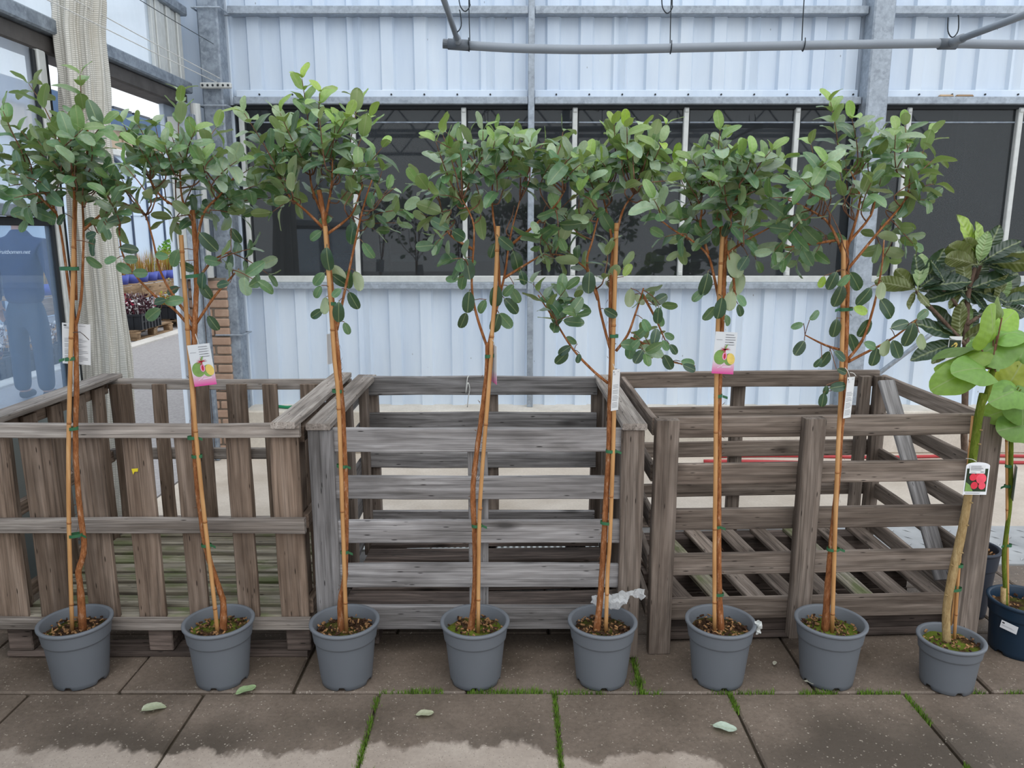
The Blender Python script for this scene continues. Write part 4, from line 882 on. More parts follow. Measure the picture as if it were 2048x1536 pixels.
t7 = tree(1662, 'feijoa tree in a grey pot before the middle post of the brown-grey crate',
 [(1666,1248),(1669,1100),(1676,900),(1681,800),(1684,700),(1686,600),(1687,480)],
 [(1652,1250),(1655,1180),(1662,1100),(1672,1000),(1679,900),(1686,800),(1690,720),(1693,640),(1694,560),(1691,480)],
 [[(1693,722),(1725,680),(1745,622),(1757,570),(1764,530),(1768,480)],[(1696,724),(1730,706),(1780,680),(1830,642),(1850,622)],[(1690,702),(1650,690),(1610,670)],[(1690,520),(1660,450),(1620,420),(1572,398)],[(1692,490),(1742,430),(1752,380)],[(1693,500),(1720,400),(1700,340)],[(1694,540),(1760,460),(1810,400),(1822,350)],[(1675,480),(1610,490),(1570,495)]],
 [(1680,330,1661,204),(1716,320,1704,238),(1722,325,1738,258),(1695,380,1690,314),(1742,370,1736,306),(1762,335,1760,268),(1792,340,1792,262),(1816,350,1810,252),(1828,340,1864,268),(1824,362,1868,318),(1820,384,1868,368),(1814,405,1850,400),(1642,350,1622,290),(1632,352,1652,326),(1602,382,1566,350),(1592,400,1545,396),(1622,420,1560,442),(1602,440,1548,502),(1602,490,1570,516),(1622,480,1596,520),(1652,470,1632,504),(1692,420,1680,344),(1702,420,1712,352),(1722,420,1742,366),(1742,420,1762,356),(1772,420,1802,446),(1762,450,1796,478),(1782,440,1826,488),(1752,470,1776,520),(1640,400,1600,380),(1660,430,1640,380)],
 [(1679,590,46,258,'d'),(1710,561,44,-55,'d'),(1731,592,42,240,'d'),(1773,615,50,-50,'d'),(1762,580,34,265,'p'),(1671,655,38,265,'d'),(1706,684,40,-60,'d'),(1731,655,40,245,'d'),(1821,668,50,262,'d'),(1792,697,40,-65,'d'),(1750,713,38,262,'d'),(1771,695,34,255,'p'),(1843,682,34,-75,'p'),(1600,695,34,240,'d'),(1629,632,26,40,'m'),(1596,651,24,200,'m'),(1650,717,36,240,'d'),(1679,711,30,-40,'d'),(1684,742,24,-20,'d'),(1675,774,36,10,'d'),(1646,799,30,265,'d'),(1652,780,20,265,'d'),(1644,563,24,250,'y'),(1666,560,38,250,'d'),(1720,620,30,-20,'y'),(1800,650,40,20,'d'),(1845,630,30,40,'m'),(1740,690,30,-20,'m'),(1690,560,30,230,'m'),(1637,725,22,235,'d')],
 [(1692,618,.022,-1),(1666,1098,.022,1)], [(1720,370,100,48,9),(1620,420,55,40,4),(1700,430,80,40,4),(1720,490,90,40,5)], 31, .85)
c_ = text_card(t7, TX(1698, 795, -.03), .62, .04, .042, .135); loop(t7, TX(1690, 735), TX(1700, 756, -.03)); loop(t7, TX(1700, 745, -.03), TX(1712, 752, -.03))
R = random.Random(99)
# ------------------------------------------------------------------ other potted plants
def big_leaf(root, px, py, lpx, deg, d, c, tilt=0, face=None, ws=1.0): return px_leaf(root, px, py, lpx, deg, d, c, BIG, face, ws, True, tilt)
LG, LG2, LY = (.20,.40,.075), (.26,.46,.05), (.34,.42,.03)
c8 = V(((1903-1024)/F*(CP*2.44+SP*1.37), 2.44, 0)); t8 = thing('potted_tree', c8, 'young green-stemmed tree with broad leaves and red berry tag in small grey pot', 'potted tree')
put('pot', POT_S, t8, c8); soil(t8, c8, .097, .150, M['soil_moss'], 60, 5)
D8 = 2.45
def Q8(pts, d=D8, d1=None): return [PY(x, y, d+((d1 or d)-d)*i/max(1, len(pts)-1)) for i, (x, y) in enumerate(pts)]
tr = Q8([(1897,1262),(1893,1220),(1905,1150),(1918,1090),(1930,1030),(1941,960)]); tr[0].z = .14
mb = MB(); mb.tube(tr, [.0135, .013, .0145, .0145, .013, .012], 12, sm=4, jit=.03); build(mb, 'lower_trunk', M['stem_tan'], t8, True)
mb = MB(); mb.tube(Q8([(1939,968),(1948,900),(1957,835),(1967,787)]), [.012, .0125, .013, .0125], 12, sm=4, jit=.03); build(mb, 'upper_trunk', M['stem_green'], t8, True)
mb = MB(); mb.tube(Q8([(1962,815),(1975,785),(1983,750),(1987,735),(1984,715)]), [.008, .0095, .009, .008, .006], 10, sm=4); build(mb, 'side_shoot', M['stem_green'], t8, True)
for x, y in ((1922,1105),(1902,1130),(1941,1005),(1933,1050),(1891,1190),(1960,860),(1957,888)):
    mb = MB(); p = PY(x, y, D8-.012); mb.tube([p, p+V((.004, -.006, .001))], .0025, 6); build(mb, 'bud', M['stem_tan'], t8)
st = Q8([(1912,1255),(1918,1130),(1932,980),(1946,832)], D8+.012); st[0].z = .14; bamboo_stake(t8, st, .0055)
for x, y in ((1911,1178),(1914,1130)): tie(t8, PY(x, y, D8), .020, 0)
st = Q8([(1902,1250),(1914,1150)], D8+.02); bamboo_stake(t8, st, .004)
hub = PY(1986, 722, D8)
for (x, y, l, g, c, tl, ws, fc) in ((1984,650,84,100,LG2,-.2,1.15,(.1,-.5,.8)),(2004,690,96,20,LG,.1,1.0,(-.1,-.6,.9)),(1948,737,96,172,LG,-.3,.85,(0,-.65,.8)),(1905,757,98,200,LG2,-.2,.75,(.2,-.5,.5)),(1920,717,100,205,LG2,.1,.6,(.3,-.3,.9)),(1904,700,90,190,(.15,.26,.06),.2,.35,(.2,-.2,1)),(1975,700,80,140,LG,.4,1.1,(0,-.7,.7)),(2012,640,70,40,LG2,.3,1.0,(0,-.7,.7)),(2030,665,80,10,LG,.1,.9,(0,-.4,.9)),(2000,615,46,100,(.22,.34,.08),0,.7,None)):
    o = big_leaf(t8, x, y, l, g, D8+tl*.15, c, tl, fc, ws); a = math.radians(g); bp = PY(x-math.cos(a)*l*.46, y+math.sin(a)*l*.46, D8+tl*.1)
    mb = MB(); mb.tube([hub+V((0, 0, R.uniform(-.03, .015))), hub*.5+bp*.5-UZ*.006, bp], .0022, 6, sm=2); build(mb, 'leaf_stalk', M['twig'], t8, True)
c_, pr_ = card(t8, 'picture_tag', PY(1953, 957, 2.40), .077, .110, 0, .01, M['white_print'], .012); c_['label'] = 'white arched card with a photo of red berries'
pr_('printed_photo', [[(-.035, -.044), (.034, -.044), (.034, .034), (-.035, .034)]], M['dark_green_print']); pr_('printed_leaf', [[(-.034, -.043), (-.008, -.043), (-.020, -.022), (-.034, -.012)]], M['fruit_green'], .0016)
for x, z, r in ((-.013, .005, .0115), (.014, .000, .0165), (-.006, -.023, .0115), (.019, -.024, .0115), (.008, .014, .012)): pr_('printed_berry', [ell(x, z, r, r*1.08)], M['cherry' if x < .01 else 'cherry2'], .0020+abs(x)*.04)
pr_('printed_panel', [[(-.028, .018), (.023, .018), (.023, .046), (-.028, .046)]], M['paper'], .0032); pr_('printed_text', lines(-.025, .016, .042, .0022, 4)+lines(.008, .022, .0225, .003, 1)+lines(-.024, 0, .022, .0016, 1), M['ink_dark'], .0038); pr_('printed_text', lines(-.032, .032, -.0505, .004, 1), M['ink'], .0014)
loop(t8, PY(1932, 917, 2.43), PY(1953, 923, 2.40))
c9 = V((1.915, 2.665, 0)); t9 = thing('potted_tree', c9, 'young green-stemmed tree with round leaves in a dark blue pot with a white sticker', 'potted tree')
put('pot', POT_N, t9, c9); soil(t9, c9, .110, .165, M['soil'], 70, 6)
D9 = 2.64
def Q9(pts): return [PY(x, y, D9) for x, y in pts]
s_ = Q9([(2007,1218),(2007,1175)]); s_[0].z = .160; mb = MB(); mb.tube(s_, .0095, 10); build(mb, 'cut_stub', M['stem_tan'], t9, True)
mb = MB(); mb.tube(Q9([(2012,1212),(2010,1170),(2008,1110),(2015,1050),(2020,1000),(2022,900),(2022,850),(2028,800)]), [.008, .0075, .0078, .0078, .008, .008, .0078, .006], 10, sm=4); build(mb, 'stem', M['stem_green'], t9, True)
st = Q9([(2017,1222),(2014,1000),(2013,862)]); st[0].z = .15; bamboo_stake(t9, st, .0048)
for x, y, tl in ((2016,1090,-1),(2015,972,-1),(2017,932,0)): tie(t9, PY(x, y, D9), .013, tl)
hub = PY(2026, 790, D9)
for (x, y, l, g, c, tl, ws, fc) in ((2034,742,84,60,LY,.1,1.05,(-.2,-1,.2)),(2011,790,72,200,LG,-.2,1.1,(-.2,-.8,.6)),(2000,824,66,205,LG2,.2,1.0,(.1,-.9,.5)),(2044,812,84,-80,LG,-.2,1.0,(.2,-1,.3)),(2026,855,66,190,LG,-.1,1.15,(.1,-.9,.5)),(2060,770,80,10,LG,.1,1,(0,-.6,.8)),(2046,700,70,70,LG,.2,1,(0,-.6,.8)),(2070,840,80,-20,LG2,.1,1,None)):
    big_leaf(t9, x, y, l, g, D9+tl*.15, c, tl, fc, ws); a = math.radians(g); bp = PY(x-math.cos(a)*l*.46, y+math.sin(a)*l*.46, D9+tl*.1)
    mb = MB(); mb.tube([hub, hub*.5+bp*.5-UZ*.006, bp], .0022, 6, sm=2); build(mb, 'leaf_stalk', M['stem_green'], t9, True)
c_, pr_ = card(t9, 'picture_tag', PY(2028, 965, D9-.02), .050, .125, 1.15, .03, M['panel_grey'])
a9 = math.atan2(-.6, -.8); q = c9+V((math.cos(a9)*.1175, math.sin(a9)*.1175, .128)); c_, pr_ = card(t9, 'sticker', q, .056, .030, a9+math.pi/2, .12, M['white_print']); c_['label'] = 'white rectangular sticker'; pr_('printed_logo', [[(-.024, .005), (-.016, .005), (-.016, .010), (-.024, .010)]], M['ink_dark']); pr_('printed_text', lines(-.024, .02, -.002, .0014, 2), M['ink'])
c10 = V((1.885, 2.955, 0)); t10 = thing('potted_tree', c10, 'loquat tree with long dark ribbed leaves in a tall dark pot behind the crate corner', 'potted tree')
put('pot', POT_B, t10, c10); soil(t10, c10, .088, .26, M['soil'], 40, 8)
D10 = 3.08
def Q10(pts, d=0): return [PY(x, y, D10+d) for x, y in pts]
tk = [c10+V((0, 0, .25)), c10+V((-.004, .05, .5))]+Q10([(1929,900),(1930,800),(1931,740),(1932,680),(1936,590),(1950,535)])
mb = MB(); mb.tube(tk, [.014, .0135, .013, .013, .0135, .013, .010, .008], 10, sm=4, jit=.03); build(mb, 'trunk', M['bark_grey'], t10, True)
for b in ([(1931,690),(1890,645),(1840,592),(1834,580)],[(1934,650),(1975,620),(1994,608)],[(1933,640),(1905,600),(1885,580)],[(1936,600),(1950,560),(1962,530)]):
    mb = MB(); mb.tube(Q10(b, R.uniform(-.03, .03)), [.008]*(len(b)-1)+[.006], 8, sm=3); build(mb, 'branch', M['bark_grey'], t10, True)
DK, LGT, OLV = (.026,.058,.034), (.24,.36,.14), (.075,.11,.02)
wh = [(1834,580,[(40,70,DK),(62,78,DK),(100,60,DK),(140,60,OLV),(165,72,OLV),(20,82,DK),(-5,70,DK),(250,34,OLV),(300,34,OLV),(80,66,LGT)]),
      (1890,570,[(10,74,DK),(60,60,DK),(-20,70,DK),(120,50,DK),(170,54,DK)]),
      (1956,530,[(112,92,(.30,.42,.06)),(95,72,(.28,.42,.08)),(150,90,OLV),(165,76,OLV),(70,70,DK),(45,70,DK),(25,80,DK),(8,92,OLV),(85,56,LGT),(190,80,DK),(-5,66,DK),(130,70,OLV)]),
      (1934,580,[(100,62,OLV),(30,78,DK),(10,84,DK),(160,74,DK),(-10,70,DK),(60,60,DK),(190,72,DK),(215,50,OLV),(-40,52,DK)]),
      (1922,684,[(105,74,OLV),(85,74,LGT),(125,84,DK),(150,92,DK),(195,84,DK),(215,60,OLV),(60,70,DK),(30,60,LGT),(45,72,OLV)]),
      (1996,610,[(60,70,DK),(100,60,OLV),(135,56,OLV),(20,74,DK),(-10,60,DK),(40,70,OLV),(75,46,LGT),(200,40,DK)])]
for (x, y, ls) in wh:
    for g, l, c in ls:
        d = D10+R.uniform(-.03, .03); px_leaf(t10, x, y, l*1.15, g, d, c, LOQ, (R.uniform(-.4, .4), -.75, .7) if c != OLV else (R.uniform(-.3, .3), .8, .3), 1.15, False, R.uniform(-.4, .3))
for (x, y, l, g, c) in ((2030,630,60,10,DK),(2024,680,50,-20,DK),(1938,735,40,200,OLV),(2035,735,50,-10,DK)): px_leaf(t10, x, y, l, g, D10, c, LOQ)
c_, pr_ = card(t10, 'picture_tag', PY(1908, 700, D10-.03), .06, .11, .2, .05, M['paper']); pr_('printed_photo', [[(-.027, -.02), (.027, -.02), (.027, .04), (-.027, .04)]], M['dark_green_print']); pr_('printed_fruit', [ell(-.008, .012, .009, .009), ell(.008, .004, .009, .009), ell(.002, .022, .009, .009)], M['fruit_cut'], .0016)
# ------------------------------------------------------------------ small things on the ground
def fallen(px, py, lpx, deg, c, lab, curl=0):
    p = PZ(px, py, .006); a = math.radians(deg); d = V((math.cos(a), math.sin(a), .02+curl)); L = lpx/F*2.75
    z = V((R.uniform(-.1, .1), -.2 if curl else 0, 1)); dd = d.normalized(); z = (z-dd*z.dot(dd)).normalized(); Mx = Matrix((dd*L, z.cross(dd)*L, z*L)).transposed().to_4x4(); Mx.translation = p-dd*L*.5+UZ*(.004+.02*curl)
    o = put('fallen_leaf', LEAF[4 if not curl else 5], None, None, Mx); o.color = (*c, 1); tag(o, lab, 'leaf', 'fallen leaves on the paving')
fallen(490, 1382, 44, 40, (.36,.50,.26), 'flat pale green fallen leaf below the pot of the tree by the brown crate')
fallen(300, 1419, 38, 20, (.42,.46,.32), 'curled pale fallen leaf lying on bare paving near the leaflet tree', .5)
fallen(848, 1429, 36, 10, (.50,.52,.36), 'torn pale yellowish fallen leaf lying on dark damp paving')
fallen(1447, 1456, 46, -20, (.55,.66,.55), 'whitish green fallen leaf near the light dry patch of paving')
fallen(1620, 1366, 26, -30, (.72,.70,.6), 'small white torn fallen leaf touching a grey pot')
fallen(1549, 1328, 16, 60, (.62,.60,.5), 'tiny pale leaf scrap on paving between two grey pots')
def crumple(name, pts, rad, seed, lab, cat, mat):
    rr = random.Random(seed); mb = MB(); mb.tube(pts, rad, 14, sm=8)
    mb.v = [tuple(V(v)+V((noise.noise(V(v)*70+V((seed, 0, 0))), noise.noise(V(v)*70+V((0, seed, 0))), noise.noise(V(v)*70+V((0, 0, seed)))))*.012) for v in mb.v]
    return tag(build(mb, name, mat), lab, cat)
p = PY(1215, 1200, 2.51)
crumple('plastic_wrap', [PY(1186,1203,2.50), PY(1205,1200,2.52), PY(1228,1204,2.525), PY(1248,1194,2.535), PY(1256,1188,2.54), PY(1270,1186,2.545), PY(1286,1190,2.55)], [.010, .022, .026, .020, .007, .012, .019], 3, 'crumpled clear white plastic film draped on the rim of a grey pot', 'plastic', M['plastic'])
crumple('plastic_scrap', [PY(1514,1240,2.44), PY(1518,1254,2.44), PY(1513,1270,2.44)], [.006, .011, .005], 5, 'small silvery plastic scrap stuck to the rim of a grey pot', 'plastic', M['alu'])
mb = MB(); rr = random.Random(4)                       # moss and grass growing in the paving joints
def blades(x0, y0, x1, y1, n, hmax, w=.006):
    for i in range(n):
        t = rr.random(); x = x0+(x1-x0)*t; y = y0+(y1-y0)*t
        if noise.noise(V((x*7, y*7, 3))) < -.12: continue
        x += rr.gauss(0, w); y += rr.gauss(0, w); h = rr.uniform(.3, 1)*hmax; a = rr.uniform(0, 6.28); b = .0022
        p = V((x, y, -.012)); q = p+V((rr.gauss(0, .5)*h, rr.gauss(0, .5)*h, h+.014)); u = V((math.cos(a)*b, math.sin(a)*b, 0)); mb.face([p-u, p+u, q])
blades(-.45, 2.385, 2.9, 2.385, 2400, .012); blades(-.35, 2.39, .1, 2.39, 420, .018)
for x in (.145, .745, 1.345): blades(x, 1.75, x, 2.385, 900, .010)
blades(-.455, 1.7, -.455, 2.36, 700, .013); blades(.447, 2.385, .447, 2.785, 480, .014); blades(1.647, 2.39, 1.647, 2.7, 300, .008); blades(-.455, 1.985, 2.9, 1.985, 900, .010); blades(.42, 2.43, .46, 2.45, 60, .02); blades(1.0, 2.385, 1.25, 2.385, 160, .014)
tag(build(mb, 'joint_grass', M['grass']), 'short green grass and moss growing in the paving joints', 'grass', None, 'stuff')
for k, (y0, lab) in enumerate(((5.17, 'red hose lying along the foot of the concrete plinth'), (5.04, 'red hose lying a hand away from the concrete plinth'))):
    pts = [V((1.45+i*.3-k*.14, y0+.02*math.sin(i*1.3+k), .012)) for i in range(14)]
    mb = MB(); mb.tube(pts, .0115, 8, sm=4); tag(build(mb, 'hose', M['hose_red'], None, True), lab, 'hose')
p = PY(572, 818, 5.38); mb = MB(); mb.tube([V((-1.75, 5.36, .322)), V((-1.68, 5.37, .324)), V((-1.60, 5.35, .322)), V((-1.54, 5.38, .322))], .011, 8, sm=4); tag(build(mb, 'hose', M['hose_green'], None, True), 'short end of green hose lying on the concrete plinth', 'hose')
# ------------------------------------------------------------------ outside: yard, person, plants, buildings
gnd = struct('ground'); mb = MB(); mb.box((-60, -20, -.12), (-2.13, 60, -.01)); build(mb, 'asphalt_yard', M['asphalt'], gnd)
mb = MB(); mb.bbox((-5.36, -5, -.05), (-5.16, 40, .02), .01); build(mb, 'kerb', M['kerb'], gnd)
def person():
    cx, cy = -4.48, 7.1
    def skin(name, verts, edges, rad, mat, parent=None, sub=2, roots=(0,)):
        me = bpy.data.meshes.new(name); me.from_pydata([V(v)+V((cx, cy, 0)) for v in verts], edges, []); me.update()
        o = bpy.data.objects.new(name, me); col.objects.link(o)
        if parent: o.parent = parent
        m = o.modifiers.new('skin', 'SKIN'); m.use_smooth_shade = True; sv = me.skin_vertices[0].data
        for i, r in enumerate(rad): sv[i].radius = r if isinstance(r, tuple) else (r, r); sv[i].use_root = (i in roots)
        s = o.modifiers.new('sub', 'SUBSURF'); s.levels = sub; s.render_levels = sub; me.materials.append(mat); return o
    # pelvis, spine, neck, head; arms with five-fingered hands; legs
    v = [(0,0,.98),(0,0,1.12),(0,.01,1.30),(0,.02,1.46),(0,.03,1.56),(0,.045,1.64),(0,.05,1.74)]; e = [(0,1),(1,2),(2,3),(3,4),(4,5),(5,6)]; r = [(.075,.06),(.10,.08),(.12,.08),(.09,.06),.05,(.075,.09),(.065,.08)]
    roots = [0]
    for s in (-1, 1):
        n = len(v); v += [(s*.19,.02,1.44),(s*.275,.01,1.15),(s*.29,.05,.90),(s*.288,.065,.825)]; e += [(3,n),(n,n+1),(n+1,n+2),(n+2,n+3)]; r += [.042,.04,.034,(.022,.038)]
        for k, (dx, L) in enumerate(((-.027,.062),(-.009,.078),(.009,.082),(.026,.07))):
            q = len(v); roots.append(q); v += [(s*.288,.066+dx,.835),(s*.284,.07+dx,.80-L*.4),(s*.272,.07+dx,.80-L)]; e += [(q,q+1),(q+1,q+2)]; r += [.0085,.008,.007]
        q = len(v); roots.append(q); v += [(s*.284,.085,.865),(s*.268,.115,.82)]; e += [(q,q+1)]; r += [.009,.008]
        q = len(v); v += [(s*.085,0,.80),(s*.105,.01,.48),(s*.11,-.02,.09),(s*.11,.11,.04)]; e += [(0,q),(q,q+1),(q+1,q+2),(q+2,q+3)]; r += [.055,.05,.042,(.04,.03)]
    body = skin('person', v, e, r, M['skin'], None, 2, roots); tag(body, 'person in navy jacket and blue trousers standing outside, seen from behind through hazy glass', 'person')
    v = [(0,0,.86),(0,0,1.05),(0,.01,1.25),(0,.02,1.42),(0,.025,1.51),(0,.03,1.58)]; e = [(0,1),(1,2),(2,3),(3,4),(4,5)]; r = [(.195,.145),(.18,.135),(.19,.14),(.165,.115),(.09,.085),(.085,.085)]
    for s in (-1, 1): n = len(v); v += [(s*.20,.02,1.43),(s*.285,.01,1.15),(s*.296,.048,.90)]; e += [(3,n),(n,n+1),(n+1,n+2)]; r += [.082,.068,.052]
    jk = skin('jacket', v, e, r, M['navy'], body)
    v = [(0,0,1.02),(0,0,.90)]; e = [(0,1)]; r = [(.14,.11),(.155,.12)]
    for s in (-1, 1): n = len(v); v += [(s*.098,0,.72),(s*.108,.005,.45),(s*.112,-.01,.07)]; e += [(1,n),(n,n+1),(n+1,n+2)]; r += [.098,.085,.075]
    skin('trousers', v, e, r, M['navy2'], body)
    for s in (-1, 1): skin('shoe', [(s*.112,-.05,.045),(s*.112,.04,.05),(s*.118,.15,.035)], [(0,1),(1,2)], [(.05,.045),(.05,.05),(.045,.035)], M['shoe'], body)
    skin('hair', [(0,.022,1.60),(0,.025,1.66),(0,.035,1.72),(0,.05,1.77)], [(0,1),(1,2),(2,3)], [(.07,.065),(.085,.085),(.088,.098),(.075,.088)], M['hair'], body)
    for s in (-1, 1): skin('ear', [(s*.083,.05,1.655),(s*.088,.05,1.685)], [(0,1)], [(.008,.014),(.008,.014)], M['skin'], body, 1)
    fc = bpy.data.curves.new('lettering', 'FONT'); fc.body = 'Fruitbomen.net'; fc.size = .050; fc.shear = .35; fc.align_x = 'CENTER'; fc.space_character = .95; fc.extrude = .0
    tmp = bpy.data.objects.new('tmp', fc); col.objects.link(tmp); bpy.context.view_layer.update()
    me = bpy.data.meshes.new_from_object(tmp.evaluated_get(bpy.context.evaluated_depsgraph_get())); bpy.data.objects.remove(tmp)
    me.materials.clear(); me.materials.append(M['white_print'])
    o = bpy.data.objects.new('lettering', me); col.objects.link(o); o.parent = jk
    o.matrix_basis = Matrix.Translation((cx+.008, cy-.22, 1.355)) @ Matrix.Rotation(math.pi/2, 4, 'X')
    sw = o.modifiers.new('wrap', 'SHRINKWRAP'); sw.target = jk; sw.wrap_method = 'PROJECT'; sw.use_project_z = True; sw.use_negative_direction = True; sw.use_positive_direction = False; sw.offset = .006
    o['label'] = 'white script lettering across the back'
person()
CR = {}
def crate_mesh(w, d, h):
    mb = MB(); t = .02
    mb.box((-w/2, -d/2, 0), (w/2, d/2, .02))
    for s in (-1, 1):
        mb.box((s*w/2-t/2, -d/2, 0), (s*w/2+t/2, d/2, h)); mb.box((-w/2, s*d/2-t/2, 0), (w/2, s*d/2+t/2, h))
        mb.box((s*w/2-.03*(s < 0)-.0, -d/2-.02, h-.03), (s*w/2+.03*(s > 0), d/2+.02, h)); mb.box((-w/2-.02, s*d/2-.03*(s < 0), h-.03), (w/2+.02, s*d/2+.03*(s > 0), h))
        for k in range(7):
            y = -d/2+d*k/6; mb.box((s*w/2-.022, y-.012, 0), (s*w/2+.022, y+.012, h))
        for k in range(5):
            x = -w/2+w*k/4; mb.box((x-.012, s*d/2-.022, 0), (x+.012, s*d/2+.022, h))
        mb.box((s*w/2-.018, -d/2, h*.45), (s*w/2+.018, d/2, h*.55))
    return mb.mesh('body', M['crate_black'])
CM = crate_mesh(.44, .60, .23)
def plants_mesh(w, d, h, mats, n, seed, leaf=.03):
    rr = random.Random(seed); mb = MB()
    for i in range(n):
        x, y = rr.uniform(-w/2, w/2)*.92, rr.uniform(-d/2, d/2)*.92; hh = h*rr.uniform(.4, 1); tx, ty = x+rr.gauss(0, .05), y+rr.gauss(0, .05); mi = rr.choices(range(len(mats)), [m[1] for m in mats])[0]
        mb.tube([(x, y, 0), ((x+tx)/2, (y+ty)/2, hh*.6), (tx, ty, hh)], .003, 3, mi, False)
        for k in range(4):
            f = rr.uniform(.4, 1); p = V((x+(tx-x)*f, y+(ty-y)*f, hh*f)); u = V((rr.gauss(0, 1), rr.gauss(0, 1), rr.gauss(.2, .6))).normalized()*leaf; q = u.cross(V((rr.gauss(0,1), rr.gauss(0,1), 1))).normalized()*leaf*.35
            mb.face([p, p+u*.5+q, p+u, p+u*.5-q], mi)
    return mb.mesh('plants', [m[0] for m in mats])
def crate_plants(x, y, z, mats, h, n, seed, lab, name='plant_crate'):
    r = thing(name, (x, y, z), lab, 'crate', 'plant crates along the kerb outside'); put('body', CM, r, (x, y, z))
    o = put('seedlings', plants_mesh(.44, .6, h, mats, n, seed, .06), r, (x, y, z+.12)); o['kind'] = 'stuff'
PUR = [(M['purple_leaf'], 8), (M['pale_twig'], 2), (M['pink'], 1)]
def pallet(x, y, lab):
    r = thing('pallet', (x, y, 0), lab, 'pallet', 'pallets along the kerb outside')
    for k in range(5): board('slat', (x-.4+k*.2, y-.6, .13), (x-.4+k*.2, y+.6, .13), .12, .022, UX, M['wood_pallet'], r)
    for yy in (-.54, 0, .54):
        board('bearer', (x-.48, y+yy, .108), (x+.48, y+yy, .108), .12, .02, UY, M['wood_pallet'], r)
        for xx in (-.42, 0, .42): mb = MB(); mb.bbox((x+xx-.05, y+yy-.06, .02), (x+xx+.05, y+yy+.06, .098), .004); build(mb, 'block', M['wood_pallet'], r)
    for xx in (-.42, 0, .42): board('skid', (x+xx, y-.6, .01), (x+xx, y+.6, .01), .1, .02, UX, M['wood_pallet'], r)
pallet(-5.89, 11.65, 'pale wooden pallet under the crate of purple seedlings'); pallet(-5.90, 13.25, 'pale wooden pallet under the crate of yellow-stemmed seedlings')
crate_plants(-5.62, 11.46, .141, PUR, .42, 130, 1, 'black crate of purple seedlings on a pallet beside the kerb')
crate_plants(-6.12, 11.46, .141, PUR, .40, 110, 2, 'black crate of purple seedlings on the pallet, away from the kerb')
crate_plants(-5.66, 12.93, .141, [(M['straw'], 3), (M['olive'], 3), (M['pink'], 1)], .30, 110, 3, 'black crate with yellow and pink seedlings on the farther pallet')
crate_plants(-5.66, 13.62, .141, [(M['olive'], 3), (M['pale_twig'], 1)], .50, 80, 4, 'black crate with yellow-green stems on the farther pallet')
crate_plants(-5.68, 10.50, -.01, PUR, .2, 40, 5, 'low black crate standing on the ground before the pallet')
for i, y in enumerate((7.3, 8.1, 8.9, 9.7)): crate_plants(-5.70, y, -.01, [(M['straw'], 4), (M['purple_leaf'], 2), (M['pale_twig'], 2)], .35+.1*(i == 2), 60, 10+i, 'black crate of straw-coloured seedlings by the kerb, '+('right beside the person', 'second beyond the person', 'third beyond the person, its stems taller', 'next to the low crate on the ground')[i])
sh = thing('plant_bench', (-6.7, 13, 0), 'long low wooden bench carrying blue-potted grasses outside', 'bench')
for k in range(4): board('front_board', (-6.42, 10.2+k*1.6, .53), (-6.42, 11.78+k*1.6, .53), .24, .02, UZ, M['wood_pallet'], sh)
board('top_board', (-6.75, 10.2, .66), (-6.75, 16.6, .66), .62, .02, UX, M['wood_pallet'], sh)
for k in range(5): board('leg', (-6.5, 10.25+k*1.55, 0), (-6.5, 10.25+k*1.55, .65), .08, .06, UY, M['wood_pallet'], sh)
bp = MB(); bp.lathe([(.001, 0), (.10, 0), (.125, .16), (.118, .16), (.10, .14), (.001, .13)], 14); BPM = bp.mesh('pot', M['pot_blue'], True)
def grassm(seed, h, mats):
    rr = random.Random(seed); mb = MB()
    for i in range(110):
        a, q = rr.uniform(0, 6.28), rr.uniform(0, .08); p = V((q*math.cos(a), q*math.sin(a), 0)); t = p+V((math.cos(a)*rr.uniform(0, .12), math.sin(a)*rr.uniform(0, .10), h*rr.uniform(.5, 1))); u = V((-math.sin(a), math.cos(a), 0))*.006; mb.face([p-u, p+u, t], rr.randrange(len(mats)))
    return mb.mesh('grass', mats)
gm = [grassm(1, .46, [M['straw'], M['straw'], M['olive']]), grassm(2, .50, [M['olive'], M['straw']])]
for i in range(12):
    y = 10.9+i*.36; x = -6.58-.0*(i % 2); r = thing('potted_grass', (x, y, .671), 'straw-coloured grass in a small blue pot on the outdoor bench', 'potted plant', 'blue-potted grasses on the bench outside')
    put('pot', BPM, r, (x, y, .671)); o = put('grass', gm[i % 2], r, (x, y, .80)); o['kind'] = 'stuff'
mb = MB(); rr = random.Random(3)
for i in range(900):
    u = V((rr.gauss(0, 1), rr.gauss(0, 1), rr.gauss(0, .7))).normalized()*rr.uniform(.7, 1); p = V((-6.80+u.x*.36, 16.0+u.y*.72, 1.08+u.z*.34)); d = V((rr.gauss(0,1), rr.gauss(0,1), rr.gauss(.5,1))).normalized()*.07; w = d.cross(V((rr.gauss(0,1), rr.gauss(0,1), .3))).normalized()*.022; mb.face([p-w, p+d, p+w])
r = thing('bush', (-6.85, 15.9, .67), 'bright green bush on the far end of the outdoor bench', 'bush'); o = build(mb, 'foliage', M['bush'], r); o['kind'] = 'stuff'
mb = MB(); mb.lathe([(.001, 0), (.14, 0), (.17, .2), (.15, .2), (.001, .17)], 14); mb.v = [(x-6.85, y+15.9, z+.671) for x, y, z in mb.v]; build(mb, 'pot', M['crate_black'], r, True)
gh = thing('greenhouse', (-8.6, 15, 0), 'greenhouse with pale blue translucent side and dark glazing bars', 'building')
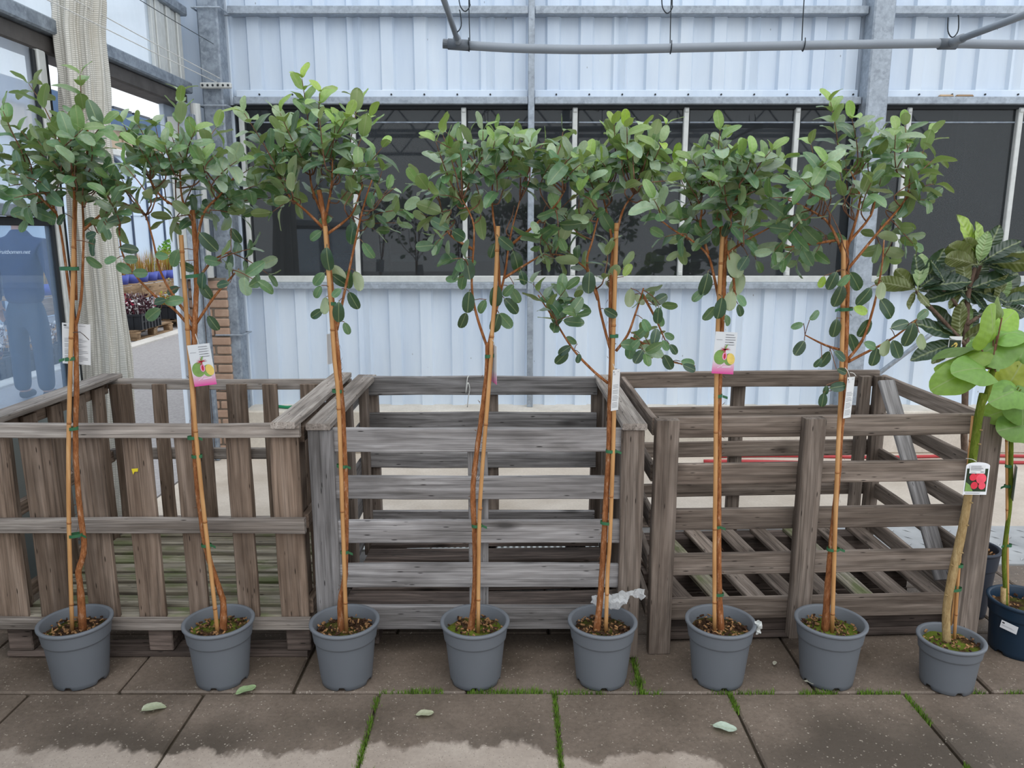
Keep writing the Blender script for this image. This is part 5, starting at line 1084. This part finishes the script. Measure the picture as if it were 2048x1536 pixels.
for i in range(32):
    y = 5+i*.8; mb = MB(); mb.box((-8.62, y+.02, 0), (-8.60, y+.78, 3.15)); build(mb, 'panel', M['gh_panel'], gh)
    bar('glazing_bar', (-8.62, y-.02, 0), (-8.56, y+.02, 3.15), M['gh_bar'], gh)
bar('gutter', (-8.75, 5, 3.15), (-8.5, 30.6, 3.30), M['alu'], gh, .02); bar('rail', (-8.62, 5, 1.9), (-8.57, 30.6, 1.94), M['gh_panel'], gh)
mb = MB(); mb.tube([PX(208, 300, -8.5), PX(268, 352, -8.5)], .05, 8); build(mb, 'brace', M['gh_bar'], gh)
bd = thing('barn', (-14, 25, 0), 'tan clad building with a blue roof edge beyond the greenhouse', 'building')
p = PX(210, 215, -12); zt = p.z
for i in range(100):
    y = 12+i*.4; mb = MB(); mb.bbox((-12.2, y+.01, 0), (-12.0-.05*(i % 2), y+.39, zt-.55), .01); build(mb, 'cladding_strip', M['tan_clad'], bd)
bar('fascia', (-12.25, 12, zt-.55), (-11.85, 52, zt), M['blue_trim'], bd, .02); mb = MB(); mb.face([(-12.25, 12, zt), (-11.9, 12, zt+.02), (-11.9, 52, zt+.02), (-22, 52, zt+.6), (-22, 12, zt+.6)]); build(mb, 'roof', M['alu'], bd)
for i in range(7): bar('solar_panel', (-12.5, 25+i*1.3, zt+.08), (-12.3, 26.15+i*1.3, zt+.22-.01*i), M['solar'], bd)
# ------------------------------------------------------------------ greenhouse frame above and behind (seen mirrored in the panes)
gf = struct('ceiling', (0, -4, 4.2))
for y in (-2.5, -6.5, -10.5):
    bar('truss_chord', (-6, y-.04, 3.55), (9, y+.04, 3.63), M['galv_dark'], gf); bar('truss_chord', (-6, y-.04, 4.15), (9, y+.04, 4.23), M['galv_dark'], gf)
    for k in range(15):
        mb = MB(); mb.tube([(-6+k, y, 3.6), (-5.5+k, y, 4.18), (-5+k, y, 3.6)], .025, 6); build(mb, 'truss_web', M['galv_dark'], gf)
    for x in (-5, 0.9, 6): bar('post', (x-.06, y-.06, 0), (x+.06, y+.06, 3.6), M['galv_dark'], gf)
